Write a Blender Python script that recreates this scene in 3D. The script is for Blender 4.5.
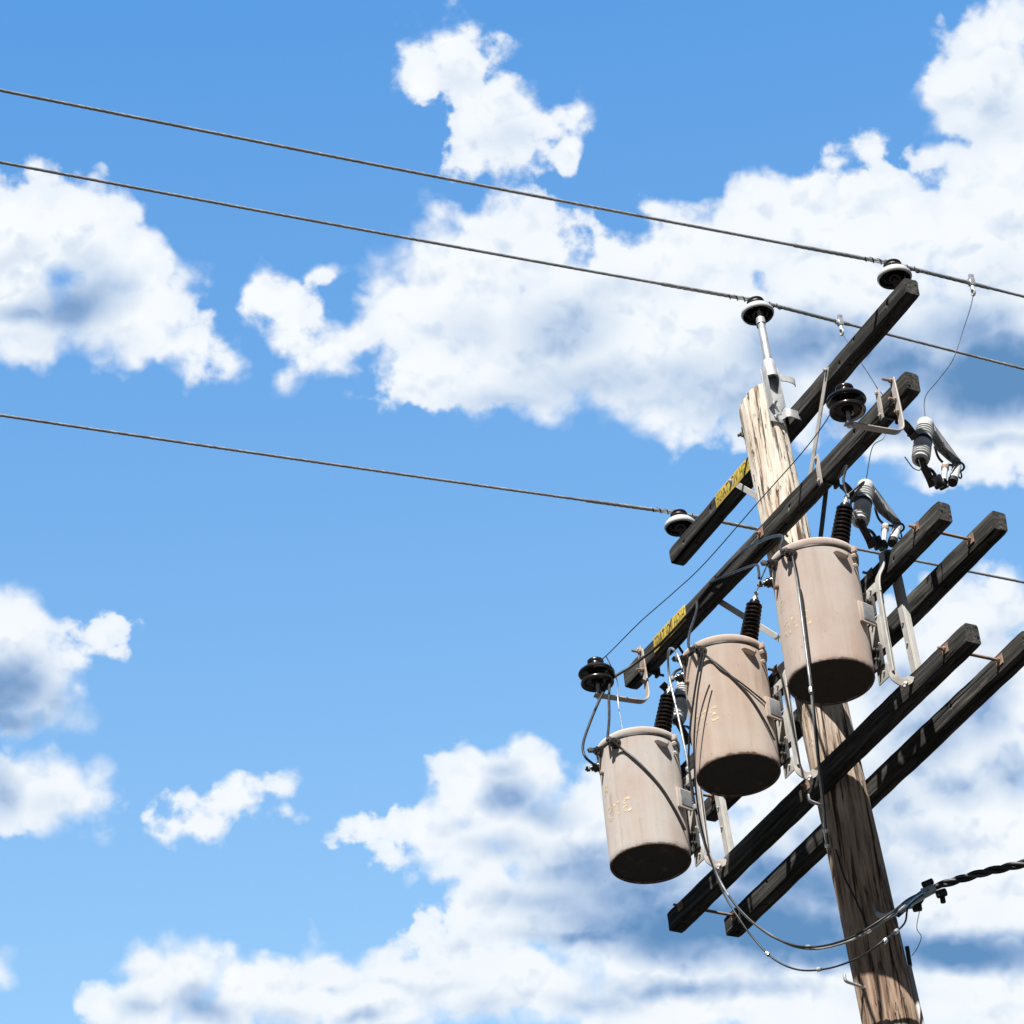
import bpy, bmesh, math, random
from mathutils import Vector, Matrix, Euler, noise
R = math.radians
random.seed(7)
for o in list(bpy.data.objects):
    bpy.data.objects.remove(o)
scn = bpy.context.scene
col = scn.collection
ZB = 11.39            # height above the ground of the level z = 0 that the pole-top gear is measured from

# ------------------------------------------------------------------ camera
cam_d = bpy.data.cameras.new('camera')
cam = bpy.data.objects.new('camera', cam_d)
col.objects.link(cam)
cam_d.sensor_width = 36.0
cam_d.lens = 3728.41 * 36.0 / 1024.0
cam_d.clip_start = 0.1
cam_d.clip_end = 5000.0
rot = Matrix(((0.442306, 0.539273, 0.716624), (0.893499, -0.1958, -0.404132), (-0.077622, 0.819053, -0.568443)))
cam.matrix_world = Matrix.Translation((13.90637, -9.63675, -9.7387 + ZB)) @ rot.to_4x4()
scn.camera = cam

# ------------------------------------------------------------------ sun
SUN = Vector((0.66, -0.56, 1.0)).normalized()
sun_d = bpy.data.lights.new('sun', 'SUN')
sun_d.energy = 5.0
sun_d.angle = R(0.53)
sun_d.color = (1.0, 0.955, 0.89)
sun = bpy.data.objects.new('sun', sun_d)
col.objects.link(sun)
sun.rotation_euler = (-SUN).to_track_quat('-Z', 'Y').to_euler()
sun.location = (10, -10, 40)
SUN_EL = math.asin(SUN.z)
SUN_AZ = math.atan2(SUN.x, SUN.y)

# ------------------------------------------------------------------ exposure
scn.view_settings.view_transform = 'Standard'
scn.view_settings.look = 'None'
scn.view_settings.gamma = 1.0
scn.view_settings.use_curve_mapping = False
scn.view_settings.exposure = 1.1
scn.render.resolution_x = scn.render.resolution_y = 1024

# ------------------------------------------------------------------ sky with clouds (world directions only)
# a cloud chart is hung round one fixed direction of the sky: centre, east-hand and upward axes
CLOUDS = [
    (-4.291, 3.159, 0.78, 0.6, -0.094), (-4.748, 2.579, 0.75, 0.72, -0.094), (-3.863, 2.375, 0.95, 0.48, -0.269), (-3.148, 1.976, 0.52, 0.26, -0.478),
    (-3.914, 3.425, 0.38, 0.3, -0.094), (-3.406, 2.955, 0.16, 0.18, -0.094), (-2.905, 1.883, 0.34, 0.2, -0.356), (-2.746, 1.767, 0.16, 0.09, -0.269),
    (-3.503, 2.462, 0.6, 0.5, -0.094), (-4.831, 3.29, 0.6, 0.5, -0.094), (-0.209, 4.58, 0.44, 0.34, -0.444), (-0.404, 4.428, 0.28, 0.2, -0.094),
    (0.258, 3.993, 0.5, 0.33, -0.356), (0.003, 3.636, 0.25, 0.28, -0.094), (0.698, 3.871, 0.3, 0.2, -0.094), (0.919, 3.549, 0.08, 0.2, -0.094),
    (0.521, 3.587, 0.2, 0.2, -0.094), (-2.077, 2.246, 0.26, 0.32, -0.094), (-1.712, 2.493, 0.22, 0.07, 0.255), (-1.903, 1.858, 0.4, 0.18, -0.356),
    (-1.432, 1.843, 0.42, 0.17, 0.115), (-2.158, 1.5, 0.11, 0.15, -0.094), (-2.247, 2.363, 0.14, 0.22, -0.094), (-0.94, 2.168, 0.42, 0.45, -0.094),
    (-0.367, 2.164, 0.85, 0.75, -0.094), (-0.583, 1.482, 0.62, 0.42, -0.094), (-1.293, 1.197, 0.18, 0.07, -0.269), (0.327, 2.601, 0.6, 0.55, -0.094),
    (0.422, 1.487, 0.95, 0.52, -0.094), (1.057, 1.828, 1.1, 0.75, -0.094), (1.404, 1.243, 0.9, 0.52, -0.094), (2.109, 2.331, 0.75, 0.55, -0.094),
    (2.024, 1.435, 1.1, 0.85, -0.094), (2.948, 2.704, 0.8, 0.45, 0.08), (2.584, 0.981, 0.75, 0.52, -0.094), (3.622, 2.389, 1.2, 0.75, -0.094),
    (3.33, 3.019, 0.22, 0.12, 0.08), (3.904, 3.246, 0.18, 0.12, -0.094), (3.578, 3.197, 0.2, 0.1, 0.255), (4.547, 3.145, 0.26, 0.11, 0.08),
    (4.904, 2.669, 0.7, 0.45, -0.094), (3.835, 1.465, 1.3, 0.9, -0.094), (5.087, 1.949, 0.9, 1.0, -0.094), (4.864, 0.664, 0.9, 0.76, -0.094),
    (4.229, 0.322, 0.7, 0.4, -0.094), (5.229, 1.333, 0.8, 1.2, -0.094), (2.51, 2.846, 0.12, 0.22, -0.444), (1.692, 2.692, 0.1, 0.2, -0.269),
    (2.695, 2.999, 0.12, 0.12, -0.094), (-0.095, 2.922, 0.4, 0.14, -0.444), (5.162, 3.8, 0.66, 0.58, -0.094), (5.462, 4.324, 0.42, 0.38, -0.094),
    (4.763, 3.838, 0.3, 0.36, -0.094), (5.309, 3.234, 0.4, 0.4, -0.094), (4.979, 3.466, 0.36, 0.22, -0.094), (-5.168, -0.796, 0.58, 0.5, -0.094),
    (-4.9, -1.143, 0.45, 0.45, -0.094), (-4.781, -1.486, 0.4, 0.24, -0.269), (-5.125, -1.403, 0.5, 0.32, -0.094), (-4.518, -1.36, 0.16, 0.12, -0.444),
    (-4.202, -0.887, 0.2, 0.12, 0.604), (-4.356, -1.024, 0.09, 0.05, -0.094), (-4.088, -1.059, 0.09, 0.06, -0.094), (-5.014, -2.347, 0.62, 0.4, -0.094),
    (-4.523, -2.464, 0.28, 0.3, -0.094), (-5.3, -2.19, 0.4, 0.3, -0.094), (-3.134, -2.646, 0.48, 0.17, 0.22), (-2.93, -2.615, 0.26, 0.16, -0.444),
    (-3.552, -2.817, 0.26, 0.08, 0.255), (-3.83, -2.892, 0.1, 0.04, -0.094), (-2.496, -2.807, 0.09, 0.06, -0.094), (-0.391, -2.856, 0.66, 0.52, -0.094),
    (-0.68, -2.728, 0.4, 0.4, -0.094), (-1.022, -3.148, 0.45, 0.32, -0.094), (-1.463, -3.036, 0.36, 0.14, -0.094), (-1.79, -2.984, 0.12, 0.09, -0.094),
    (-1.581, -3.225, 0.1, 0.08, -0.094), (-0.647, -3.434, 0.5, 0.32, -0.444), (-1.22, -4.184, 0.17, 0.22, -0.094), (-0.926, -4.262, 0.4, 0.14, -0.094),
    (-0.291, -3.92, 0.7, 0.5, -0.094), (0.358, -3.429, 0.85, 0.75, -0.094), (0.709, -3.965, 1.2, 0.9, -0.094), (1.477, -4.339, 1.5, 1.1, -0.094),
    (2.245, -4.713, 1.5, 0.9, -0.094), (2.994, -3.177, 1.1, 0.95, -0.094), (3.856, -2.555, 1.3, 1.3, -0.094), (4.339, -1.697, 0.7, 0.62, -0.094),
    (4.816, -1.441, 0.5, 0.38, -0.094), (3.977, -1.813, 0.5, 0.55, -0.094), (3.515, -4.03, 1.6, 1.3, -0.094), (4.492, -4.323, 1.2, 1.6, -0.094),
    (4.634, -2.83, 0.7, 1.2, -0.094), (2.141, -3.698, 1.2, 0.6, -0.094), (-3.792, -4.291, 0.58, 0.34, -0.094), (-3.159, -4.502, 0.7, 0.4, -0.094),
    (-2.263, -4.587, 0.9, 0.4, -0.094), (-1.263, -4.632, 0.9, 0.4, -0.094), (-0.357, -4.617, 0.7, 0.4, -0.094), (-4.467, -4.529, 0.26, 0.22, -0.094),
    (-3.751, -4.396, 0.64, 0.36, -0.094), (-4.069, -4.566, 0.45, 0.38, -0.094), (-3.273, -4.642, 0.6, 0.36, -0.094), (-2.571, -4.658, 0.8, 0.32, -0.094),
    (-1.779, -4.783, 0.9, 0.36, -0.094), (-0.864, -4.669, 0.6, 0.38, -0.094), (-0.272, -4.776, 0.7, 0.5, -0.094), (-2.233, -4.268, 0.2, 0.08, 0.255),
    (-5.531, -4.096, 0.14, 0.14, -0.094), (0.913, -4.988, 1.2, 0.5, -0.094),
]
SHADES = [
    (-4.208, 2.448, 0.66, 0.3, 0.115, 0.55), (-3.894, 2.579, 0.46, 0.34, -0.094, 0.42), (-4.615, 2.386, 0.5, 0.16, -0.094, 0.5), (-4.015, 2.892, 0.4, 0.22, -0.094, 0.3),
    (-4.342, 2.089, 1.1, 0.26, -0.094, 0.22), (-4.76, 2.982, 0.5, 0.18, 0.255, 0.25), (0.331, 3.705, 0.4, 0.3, -0.444, 0.2), (-0.11, 4.35, 0.3, 0.2, -0.094, 0.15),
    (0.65, 1.767, 0.75, 0.5, 0.08, 0.38), (-0.246, 1.852, 0.5, 0.3, -0.094, 0.25), (0.996, 1.181, 1.2, 0.34, -0.094, 0.35), (1.897, 1.146, 0.8, 0.4, -0.094, 0.38),
    (0.185, 1.107, 0.9, 0.16, -0.094, 0.3), (1.484, 2.089, 0.6, 0.22, -0.094, 0.16), (3.025, 1.391, 0.9, 0.4, 0.08, 0.5), (2.375, 0.9, 0.7, 0.4, -0.094, 0.42),
    (4.987, 0.903, 1.15, 0.52, -0.094, 1.05), (4.006, 1.147, 0.9, 0.5, -0.094, 0.75), (4.632, 1.389, 0.8, 0.4, 0.08, 0.6), (3.75, 0.569, 0.8, 0.28, 0.167, 0.6),
    (5.026, 0.247, 0.8, 0.14, -0.094, 0.35), (5.077, 1.849, 0.6, 0.4, -0.094, 0.2), (4.096, 2.093, 0.6, 0.18, -0.094, 0.12), (5.228, 3.442, 0.6, 0.4, -0.094, 0.22),
    (4.839, 3.579, 0.4, 0.16, -0.094, 0.2), (5.38, 3.98, 0.4, 0.2, -0.094, 0.12), (-5.215, -1.294, 0.6, 0.42, -0.094, 0.75), (-5.196, -1.617, 0.7, 0.26, -0.094, 0.7),
    (-4.727, -1.44, 0.5, 0.3, -0.618, 0.4), (-5.038, -1.009, 0.4, 0.2, -0.094, 0.3), (-5.359, -2.285, 0.26, 0.4, -0.094, 0.45), (-4.871, -2.431, 0.6, 0.2, -0.094, 0.18),
    (-4.686, -2.599, 0.6, 0.16, -0.094, 0.15), (-3.093, -2.75, 0.4, 0.1, -0.094, 0.12), (-0.341, -2.861, 0.34, 0.26, -0.094, 0.62), (-0.368, -2.607, 0.26, 0.16, -0.094, 0.4),
    (-0.007, -3.043, 0.5, 0.2, -0.094, 0.4), (-0.438, -3.354, 0.6, 0.16, -0.094, 0.3), (-0.867, -3.112, 0.3, 0.12, -0.094, 0.2), (0.538, -3.647, 0.8, 0.34, -0.094, 0.55),
    (0.112, -3.908, 0.9, 0.24, -0.094, 0.4), (0.908, -3.983, 0.9, 0.5, -0.094, 0.7), (1.681, -4.308, 1.9, 0.44, -0.147, 1.05), (2.52, -3.935, 1.2, 0.4, -0.094, 0.7),
    (0.477, -4.294, 1.1, 0.16, -0.094, 0.6), (4.047, -4.783, 1.3, 0.26, -0.094, 1.0), (3.051, -4.689, 1.2, 0.24, -0.094, 0.9), (3.946, -2.664, 0.6, 0.5, 0.604, 0.55),
    (4.532, -2.318, 0.4, 0.6, -0.444, 0.5), (3.695, -2.138, 0.5, 0.4, -0.094, 0.4), (4.198, -3.19, 0.6, 0.26, -0.094, 0.4), (4.714, -3.038, 0.4, 0.4, -0.094, 0.4),
    (3.392, -3.214, 0.6, 0.5, -0.094, 0.35), (2.837, -3.765, 0.6, 0.5, -0.094, 0.5), (4.737, -1.735, 0.4, 0.2, -0.094, 0.25), (3.852, -3.66, 0.7, 0.2, -0.094, 0.3),
    (-3.521, -4.618, 0.38, 0.22, -0.269, 0.7), (-4.169, -4.557, 0.3, 0.18, -0.094, 0.35), (-1.935, -4.839, 0.3, 0.12, -0.094, 0.45), (-2.784, -4.789, 0.6, 0.14, -0.094, 0.25),
    (-0.788, -4.928, 0.6, 0.2, -0.094, 0.25), (-1.163, -4.641, 0.5, 0.1, -0.094, 0.15), (0.316, -4.932, 0.6, 0.18, -0.094, 0.35), (1.425, -4.886, 1.2, 0.14, -0.094, 0.5),
    (3.203, -5.205, 0.9, 0.14, -0.094, 0.15),
]
WISPS = [
    (0.219, 4.118, 1.1, 1.1, -0.094, 1), (-2.083, 2.076, 0.55, 0.8, -0.094, 0.7), (-3.148, -2.795, 1.5, 0.5, -0.094, 1), (-4.177, -0.94, 0.45, 0.4, -0.094, 1),
    (-1.619, -3.091, 0.6, 0.5, -0.094, 1), (3.699, 3.205, 0.8, 0.34, -0.094, 1), (-1.021, -4.202, 0.6, 0.45, -0.094, 1), (1.147, 2.774, 0.9, 0.5, -0.094, 0.8),
    (-0.801, 1.301, 0.9, 0.4, -0.094, 0.7), (-2.754, 1.888, 0.4, 0.5, -0.094, 0.6), (4.034, 1.446, 0.6, 0.6, -0.094, 0.3),
]

F_ = Vector((-0.71662, 0.40413, 0.56844)); R_ = Vector((0.49121, 0.87104, 0.0)); U_ = Vector((0.49514, -0.27923, 0.82272))
world = bpy.data.worlds.new("World")
scn.world = world
world.use_nodes = True
WT = world.node_tree
WT.nodes.clear()
def wn(t, **k):
    n = WT.nodes.new(t)
    for a, v in k.items():
        setattr(n, a, v)
    return n
def wl(a, b):
    WT.links.new(a, b)
def wmath(op, a, b=None, c=None, clamp=False):
    n = wn('ShaderNodeMath', operation=op, use_clamp=clamp)
    for i, v in enumerate((a, b, c)):
        if v is None:
            continue
        if isinstance(v, (int, float)):
            n.inputs[i].default_value = v
        else:
            wl(v, n.inputs[i])
    return n.outputs[0]
def wvec(op, a, b=None, out=0):
    if op == 'SCALE_TINY':
        n = wn('ShaderNodeVectorMath', operation='MULTIPLY')
        wl(a, n.inputs[0]); n.inputs[1].default_value = (1e-7, 1e-7, 1e-7)
        return n.outputs[0]
    n = wn('ShaderNodeVectorMath', operation=op)
    for i, v in enumerate((a, b)):
        if v is None:
            continue
        if isinstance(v, (tuple, Vector)):
            n.inputs[i].default_value = tuple(v)
        else:
            wl(v, n.inputs[i])
    return n.outputs['Value'] if op in ('DOT_PRODUCT', 'LENGTH') else n.outputs[0]
def wrange(v, a, b, c=0.0, d=1.0, smooth=True):
    n = wn('ShaderNodeMapRange', interpolation_type='SMOOTHSTEP' if smooth else 'LINEAR')
    wl(v, n.inputs['Value'])
    for k, x in zip(('From Min', 'From Max', 'To Min', 'To Max'), (a, b, c, d)):
        n.inputs[k].default_value = x
    return n.outputs[0]
def wmix(f, a, b):
    n = wn('ShaderNodeMix', data_type='RGBA')
    for i, v in ((0, f), (6, a), (7, b)):
        if isinstance(v, (int, float)):
            n.inputs[i].default_value = v
        elif isinstance(v, tuple):
            n.inputs[i].default_value = v + (1.0,)
        else:
            wl(v, n.inputs[i])
    return n.outputs[2]
def wnoise(vec, scale, detail, rough=0.55, out='Fac'):
    n = wn('ShaderNodeTexNoise', noise_dimensions='3D')
    n.inputs['Scale'].default_value = scale
    n.inputs['Detail'].default_value = detail
    n.inputs['Roughness'].default_value = rough
    wl(vec, n.inputs['Vector'])
    return n.outputs[out]

dirv = wn('ShaderNodeTexCoord').outputs['Generated']
c_ = wmath('MAXIMUM', wvec('DOT_PRODUCT', dirv, F_), 0.05)
K = 37.284
cu = wmath('MULTIPLY', wmath('DIVIDE', wvec('DOT_PRODUCT', dirv, R_), c_), K)
cv = wmath('MULTIPLY', wmath('DIVIDE', wvec('DOT_PRODUCT', dirv, U_), c_), K)
cmb = wn('ShaderNodeCombineXYZ'); wl(cu, cmb.inputs[0]); wl(cv, cmb.inputs[1])
uv = cmb.outputs[0]
# ragged outlines: the chart is pushed about by noise before the cloud shapes are read from it
def warp(src, scale, detail, amp, off):
    s = wvec('ADD', src, off)
    n = wnoise(s, scale, detail, 0.6, 'Color')
    d = wvec('MULTIPLY', wvec('SUBTRACT', n, (0.5, 0.5, 0.5)), (amp, amp, 0.0))
    return wvec('ADD', src, d)
def shapes(src, data, kind):
    acc = None
    src0 = src
    for i, b in enumerate(data):
        if i and i % 8 == 0:
            # read the next shapes only after these (keeps the shader's working memory small)
            src = wvec('ADD', src0, wvec('SCALE_TINY', acc))
        m = wn('ShaderNodeMapping', vector_type='TEXTURE')
        m.inputs['Location'].default_value = (b[0], b[1], 0)
        m.inputs['Rotation'].default_value = (0, 0, b[4])
        m.inputs['Scale'].default_value = (b[2], b[3], 1)
        wl(src, m.inputs['Vector'])
        ln = wvec('LENGTH', m.outputs[0])
        if kind == 'cloud':
            h = min(b[2], b[3])
            h = 0.55 * h + 0.09
            d = wmath('MULTIPLY_ADD', ln, -h, h)
            acc = d if acc is None else wmath('SMOOTH_MAX', acc, d, 0.06)
        else:
            d = wmath('MULTIPLY', wmath('MULTIPLY_ADD', ln, -0.95, 1.19, True), b[5])
            acc = d if acc is None else wmath('SMOOTH_MAX', acc, d, 0.12)
    return acc
# the blue
sky = wn('ShaderNodeTexSky', sky_type='NISHITA')
sky.sun_disc = False
sky.sun_elevation = SUN_EL
sky.sun_rotation = SUN_AZ
sky.altitude = 200.0
sky.air_density = 1.0
sky.dust_density = 0.0
sky.ozone_density = 3.0
tint = wn('ShaderNodeMix', data_type='RGBA', blend_type='MULTIPLY')
tint.inputs[0].default_value = 1.0
wl(sky.outputs[0], tint.inputs[6])
sep = wn('ShaderNodeSeparateXYZ'); wl(dirv, sep.inputs[0])
up = sep.outputs[2]
TINT_HI = (0.683, 1.27, 1.50); TINT_LO = (1.47, 1.57, 1.32)
away = wrange(wvec('DOT_PRODUCT', dirv, F_), 0.55, 0.95)
wl(wmix(away, (0.14, 0.15, 0.155), wmix(wrange(up, 0.44, 0.69, smooth=False), TINT_LO, TINT_HI)), tint.inputs[7])
blue = tint.outputs[2]
# the rest of the sky carries loose clouds of the same kind
g1 = wnoise(dirv, 3.4, 8.0, 0.6)
far = wrange(g1, 0.64, 0.76, 0.0, 0.5)
front = wmath('GREATER_THAN', wvec('DOT_PRODUCT', dirv, F_), 0.5)
rad_uv = wvec('LENGTH', uv)
inwin = wmath('MULTIPLY', wrange(rad_uv, 7.5, 11.0, 1.0, 0.0), front)
far = wmath('MULTIPLY', far, wmath('SUBTRACT', 1.0, inwin))
far = wmath('MULTIPLY', far, wrange(up, 0.0, 0.15))
c1 = wmix(far, blue, (1.9, 2.1, 2.4))
def background(c):
    b = wn('ShaderNodeBackground')
    b.inputs['Strength'].default_value = 0.1
    wl(c, b.inputs['Color'])
    return b.outputs[0]
def near_quarter(data, sx, sy, k):
    out = []
    for b in data:
        r = k * max(b[2], b[3]) + 0.7
        if sx * b[0] > -r and sy * b[1] > -r:
            out.append(b)
    return out
def billow(src, off):
    v = wn('ShaderNodeTexVoronoi', voronoi_dimensions='2D', feature='F1')
    v.normalize = True
    v.inputs['Scale'].default_value = 1.9; v.inputs['Detail'].default_value = 2.0
    v.inputs['Roughness'].default_value = 0.38; v.inputs['Lacunarity'].default_value = 2.3
    wl(wvec('ADD', src, off), v.inputs['Vector'])
    return wmath('SUBTRACT', 1.0, v.outputs['Distance'])
def quarter(sx, sy):
    CL = near_quarter(CLOUDS, sx, sy, 1.9); SH = near_quarter(SHADES, sx, sy, 1.3); WI = near_quarter(WISPS, sx, sy, 1.3)
    uvw = warp(uv, 1.3, 2.0, 0.26, (3.1, 7.7, 0.0))
    uvw = warp(uvw, 3.8, 2.0, 0.13, (11.0, 2.0, 0.4))
    D = shapes(uvw, CL, 'cloud')
    n1 = wnoise(wvec('ADD', uv, (5.0, 1.0, 2.0)), 2.5, 7.0, 0.53)
    bill = billow(uvw, (4.0, 2.0, 0.0))
    wisp = wrange(shapes(uvw, WI, 'shade'), 0.0, 0.6)
    nz = wmath('MULTIPLY', wmath('SUBTRACT', n1, 0.47), wmath('MULTIPLY_ADD', wisp, 0.55, 0.34))
    nz = wmath('ADD', nz, wmath('MULTIPLY', wmath('SUBTRACT', bill, 0.645), wmath('MULTIPLY_ADD', wisp, -0.12, 0.45)))
    nz = wmath('MULTIPLY_ADD', wisp, 0.035, nz)
    Dn = wmath('ADD', D, nz)
    soft = wnoise(wvec('ADD', uv, (2.0, 3.0, 8.0)), 0.8, 2.0)
    hi_ = wmath('MULTIPLY_ADD', wrange(soft, 0.38, 0.68), 0.26, 0.06)
    an = wn('ShaderNodeMapRange', interpolation_type='SMOOTHSTEP')
    wl(Dn, an.inputs['Value']); an.inputs['From Min'].default_value = -0.05; wl(hi_, an.inputs['From Max'])
    alpha = an.outputs[0]
    uvs = warp(uv, 1.1, 3.0, 0.45, (8.0, 5.0, 1.0))
    S0 = shapes(uvs, SH, 'shade')
    n2 = wnoise(wvec('ADD', uv, (1.0, 9.0, 5.0)), 1.5, 4.0, 0.5)
    S1 = wmath('MULTIPLY', wmath('MAXIMUM', S0, 0.0), wmath('MULTIPLY_ADD', wmath('SUBTRACT', n2, 0.5), 1.5, 1.22))
    # billows: one side of every fold is greyer
    relief = wmath('SUBTRACT', billow(uvw, (3.985, 2.13, 0.0)), bill)
    S2 = wmath('MULTIPLY', wmath('MULTIPLY', wmath('ADD', relief, -0.01), 1.05), wrange(Dn, 0.05, 0.35))
    S = wmath('MAXIMUM', wmath('SMOOTH_MIN', wmath('ADD', S1, wmath('MAXIMUM', S2, 0.0)), 1.06, 0.35), 0.0)
    thin = wrange(Dn, 0.0, 0.22, 0.86, 1.0)
    cr_ = wn('ShaderNodeValToRGB')
    ce = cr_.color_ramp.elements
    while len(ce) < 5: ce.new(0.5)
    for e_, (p_, c_l) in zip(ce, ((0.0, (1.04, 1.05, 1.05)), (0.17, (0.83, 0.895, 0.97)), (0.42, (0.57, 0.69, 0.86)), (0.70, (0.30, 0.445, 0.69)), (1.0, (0.125, 0.285, 0.535)))):
        e_.position = p_; e_.color = c_l + (1.0,)
    wl(S, cr_.inputs[0])
    ccol = wvec('MULTIPLY', cr_.outputs[0], (4.665, 4.665, 4.665))
    near = wmath('MULTIPLY', wmath('MULTIPLY', alpha, thin), inwin)
    return background(wmix(near, c1, ccol))
def pick(f, a, b):
    x = wn('ShaderNodeMixShader')
    wl(f, x.inputs[0]); wl(a, x.inputs[1]); wl(b, x.inputs[2])
    return x.outputs[0]
right = wmath('GREATER_THAN', cu, 0.0)
upper = wmath('GREATER_THAN', cv, 0.0)
chart_ = pick(upper, pick(right, quarter(-1, -1), quarter(1, -1)), pick(right, quarter(-1, 1), quarter(1, 1)))
inside = wmath('MULTIPLY', wmath('LESS_THAN', rad_uv, 11.0), front)
wo = wn('ShaderNodeOutputWorld')
wl(pick(inside, background(c1), chart_), wo.inputs['Surface'])
world.cycles.sampling_method = 'MANUAL'
world.cycles.sample_map_resolution = 512

# ------------------------------------------------------------------ materials
def mat(name):
    m = bpy.data.materials.new(name)
    m.use_nodes = True
    nt = m.node_tree
    b = nt.nodes['Principled BSDF']
    return m, nt, b
class NT:
    def __init__(s, nt): s.nt = nt
    def n(s, t, **k):
        x = s.nt.nodes.new(t)
        for a, v in k.items():
            setattr(x, a, v)
        return x
    def l(s, a, b): s.nt.links.new(a, b)
    def coord(s, scale=(1, 1, 1), rnd=True, kind='Object'):
        tc = s.n('ShaderNodeTexCoord')
        mp = s.n('ShaderNodeMapping')
        mp.inputs['Scale'].default_value = scale
        s.l(tc.outputs[kind], mp.inputs['Vector'])
        if rnd:
            oi = s.n('ShaderNodeObjectInfo')
            mu = s.n('ShaderNodeMath', operation='MULTIPLY'); mu.inputs[1].default_value = 37.0
            s.l(oi.outputs['Random'], mu.inputs[0])
            ad = s.n('ShaderNodeVectorMath', operation='ADD')
            s.l(mp.outputs[0], ad.inputs[0]); s.l(mu.outputs[0], ad.inputs[1])
            return ad.outputs[0]
        return mp.outputs[0]
    def noise(s, vec, scale, detail=4, rough=0.55, out='Fac'):
        x = s.n('ShaderNodeTexNoise')
        x.inputs['Scale'].default_value = scale; x.inputs['Detail'].default_value = detail; x.inputs['Roughness'].default_value = rough
        s.l(vec, x.inputs['Vector'])
        return x.outputs[out]
    def ramp(s, v, stops, interp='LINEAR'):
        x = s.n('ShaderNodeValToRGB')
        x.color_ramp.interpolation = interp
        e = x.color_ramp.elements
        while len(e) < len(stops): e.new(0.5)
        for i, (p, c) in enumerate(stops):
            e[i].position = p
            e[i].color = (c, c, c, 1) if isinstance(c, (int, float)) else tuple(c) + (1,)
        s.l(v, x.inputs[0])
        return x.outputs[0]
    def mix(s, f, a, b, mode='MIX'):
        x = s.n('ShaderNodeMix', data_type='RGBA', blend_type=mode)
        for i, v in ((0, f), (6, a), (7, b)):
            if isinstance(v, (int, float)): x.inputs[i].default_value = v
            elif isinstance(v, tuple): x.inputs[i].default_value = v + (1,)
            else: s.l(v, x.inputs[i])
        return x.outputs[2]
    def math(s, op, a, b=None, clamp=False):
        x = s.n('ShaderNodeMath', operation=op, use_clamp=clamp)
        for i, v in enumerate((a, b)):
            if v is None: continue
            if isinstance(v, (int, float)): x.inputs[i].default_value = v
            else: s.l(v, x.inputs[i])
        return x.outputs[0]
    def bump(s, h, strength, dist, bsdf):
        x = s.n('ShaderNodeBump')
        x.inputs['Strength'].default_value = strength; x.inputs['Distance'].default_value = dist
        s.l(h, x.inputs['Height']); s.l(x.outputs[0], bsdf.inputs['Normal'])

def wood_arm():
    m, nt, b = mat('weathered_arm_timber'); t = NT(nt)
    v = t.coord((1.2, 26, 26))
    g = t.noise(v, 2.2, 7, 0.62)
    base = t.ramp(g, [(0.30, (0.010, 0.0098, 0.0092)), (0.45, (0.034, 0.033, 0.031)), (0.58, (0.066, 0.064, 0.060)), (0.72, (0.165, 0.158, 0.148))])
    big = t.noise(t.coord((1.6, 5, 5)), 1.3, 3)
    base = t.mix(t.ramp(big, [(0.38, 0.0), (0.72, 0.6)]), base, (0.020, 0.019, 0.0185))
    # grain rings round knots
    w = t.n('ShaderNodeTexWave', wave_type='BANDS', bands_direction='Z')
    w.inputs['Scale'].default_value = 14; w.inputs['Distortion'].default_value = 7.0; w.inputs['Detail'].default_value = 3; w.inputs['Detail Scale'].default_value = 0.6
    t.l(t.coord((0.45, 3, 3)), w.inputs['Vector'])
    base = t.mix(0.55, base, t.mix(1.0, base, t.ramp(w.outputs[0], [(0.0, 0.45), (1.0, 1.5)]), 'MULTIPLY'))
    rust = t.noise(t.coord((5, 14, 14)), 1.0, 5)
    base = t.mix(t.ramp(rust, [(0.66, 0.0), (0.78, 0.35)]), base, (0.075, 0.045, 0.03))
    cr = t.noise(t.coord((0.7, 34, 34)), 1.1, 3, 0.5)
    crack = t.ramp(cr, [(0.33, 0.0), (0.385, 1.0)])
    base = t.mix(1.0, base, t.mix(1.0, crack, (1.0, 1.0, 1.0), 'MULTIPLY'), 'MULTIPLY')
    t.l(base, b.inputs['Base Color'])
    b.inputs['Roughness'].default_value = 0.9
    b.inputs['Specular IOR Level'].default_value = 0.15
    h = t.math('ADD', g, t.math('MULTIPLY', crack, 0.5))
    t.bump(h, 0.8, 0.006, b)
    return m
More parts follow.
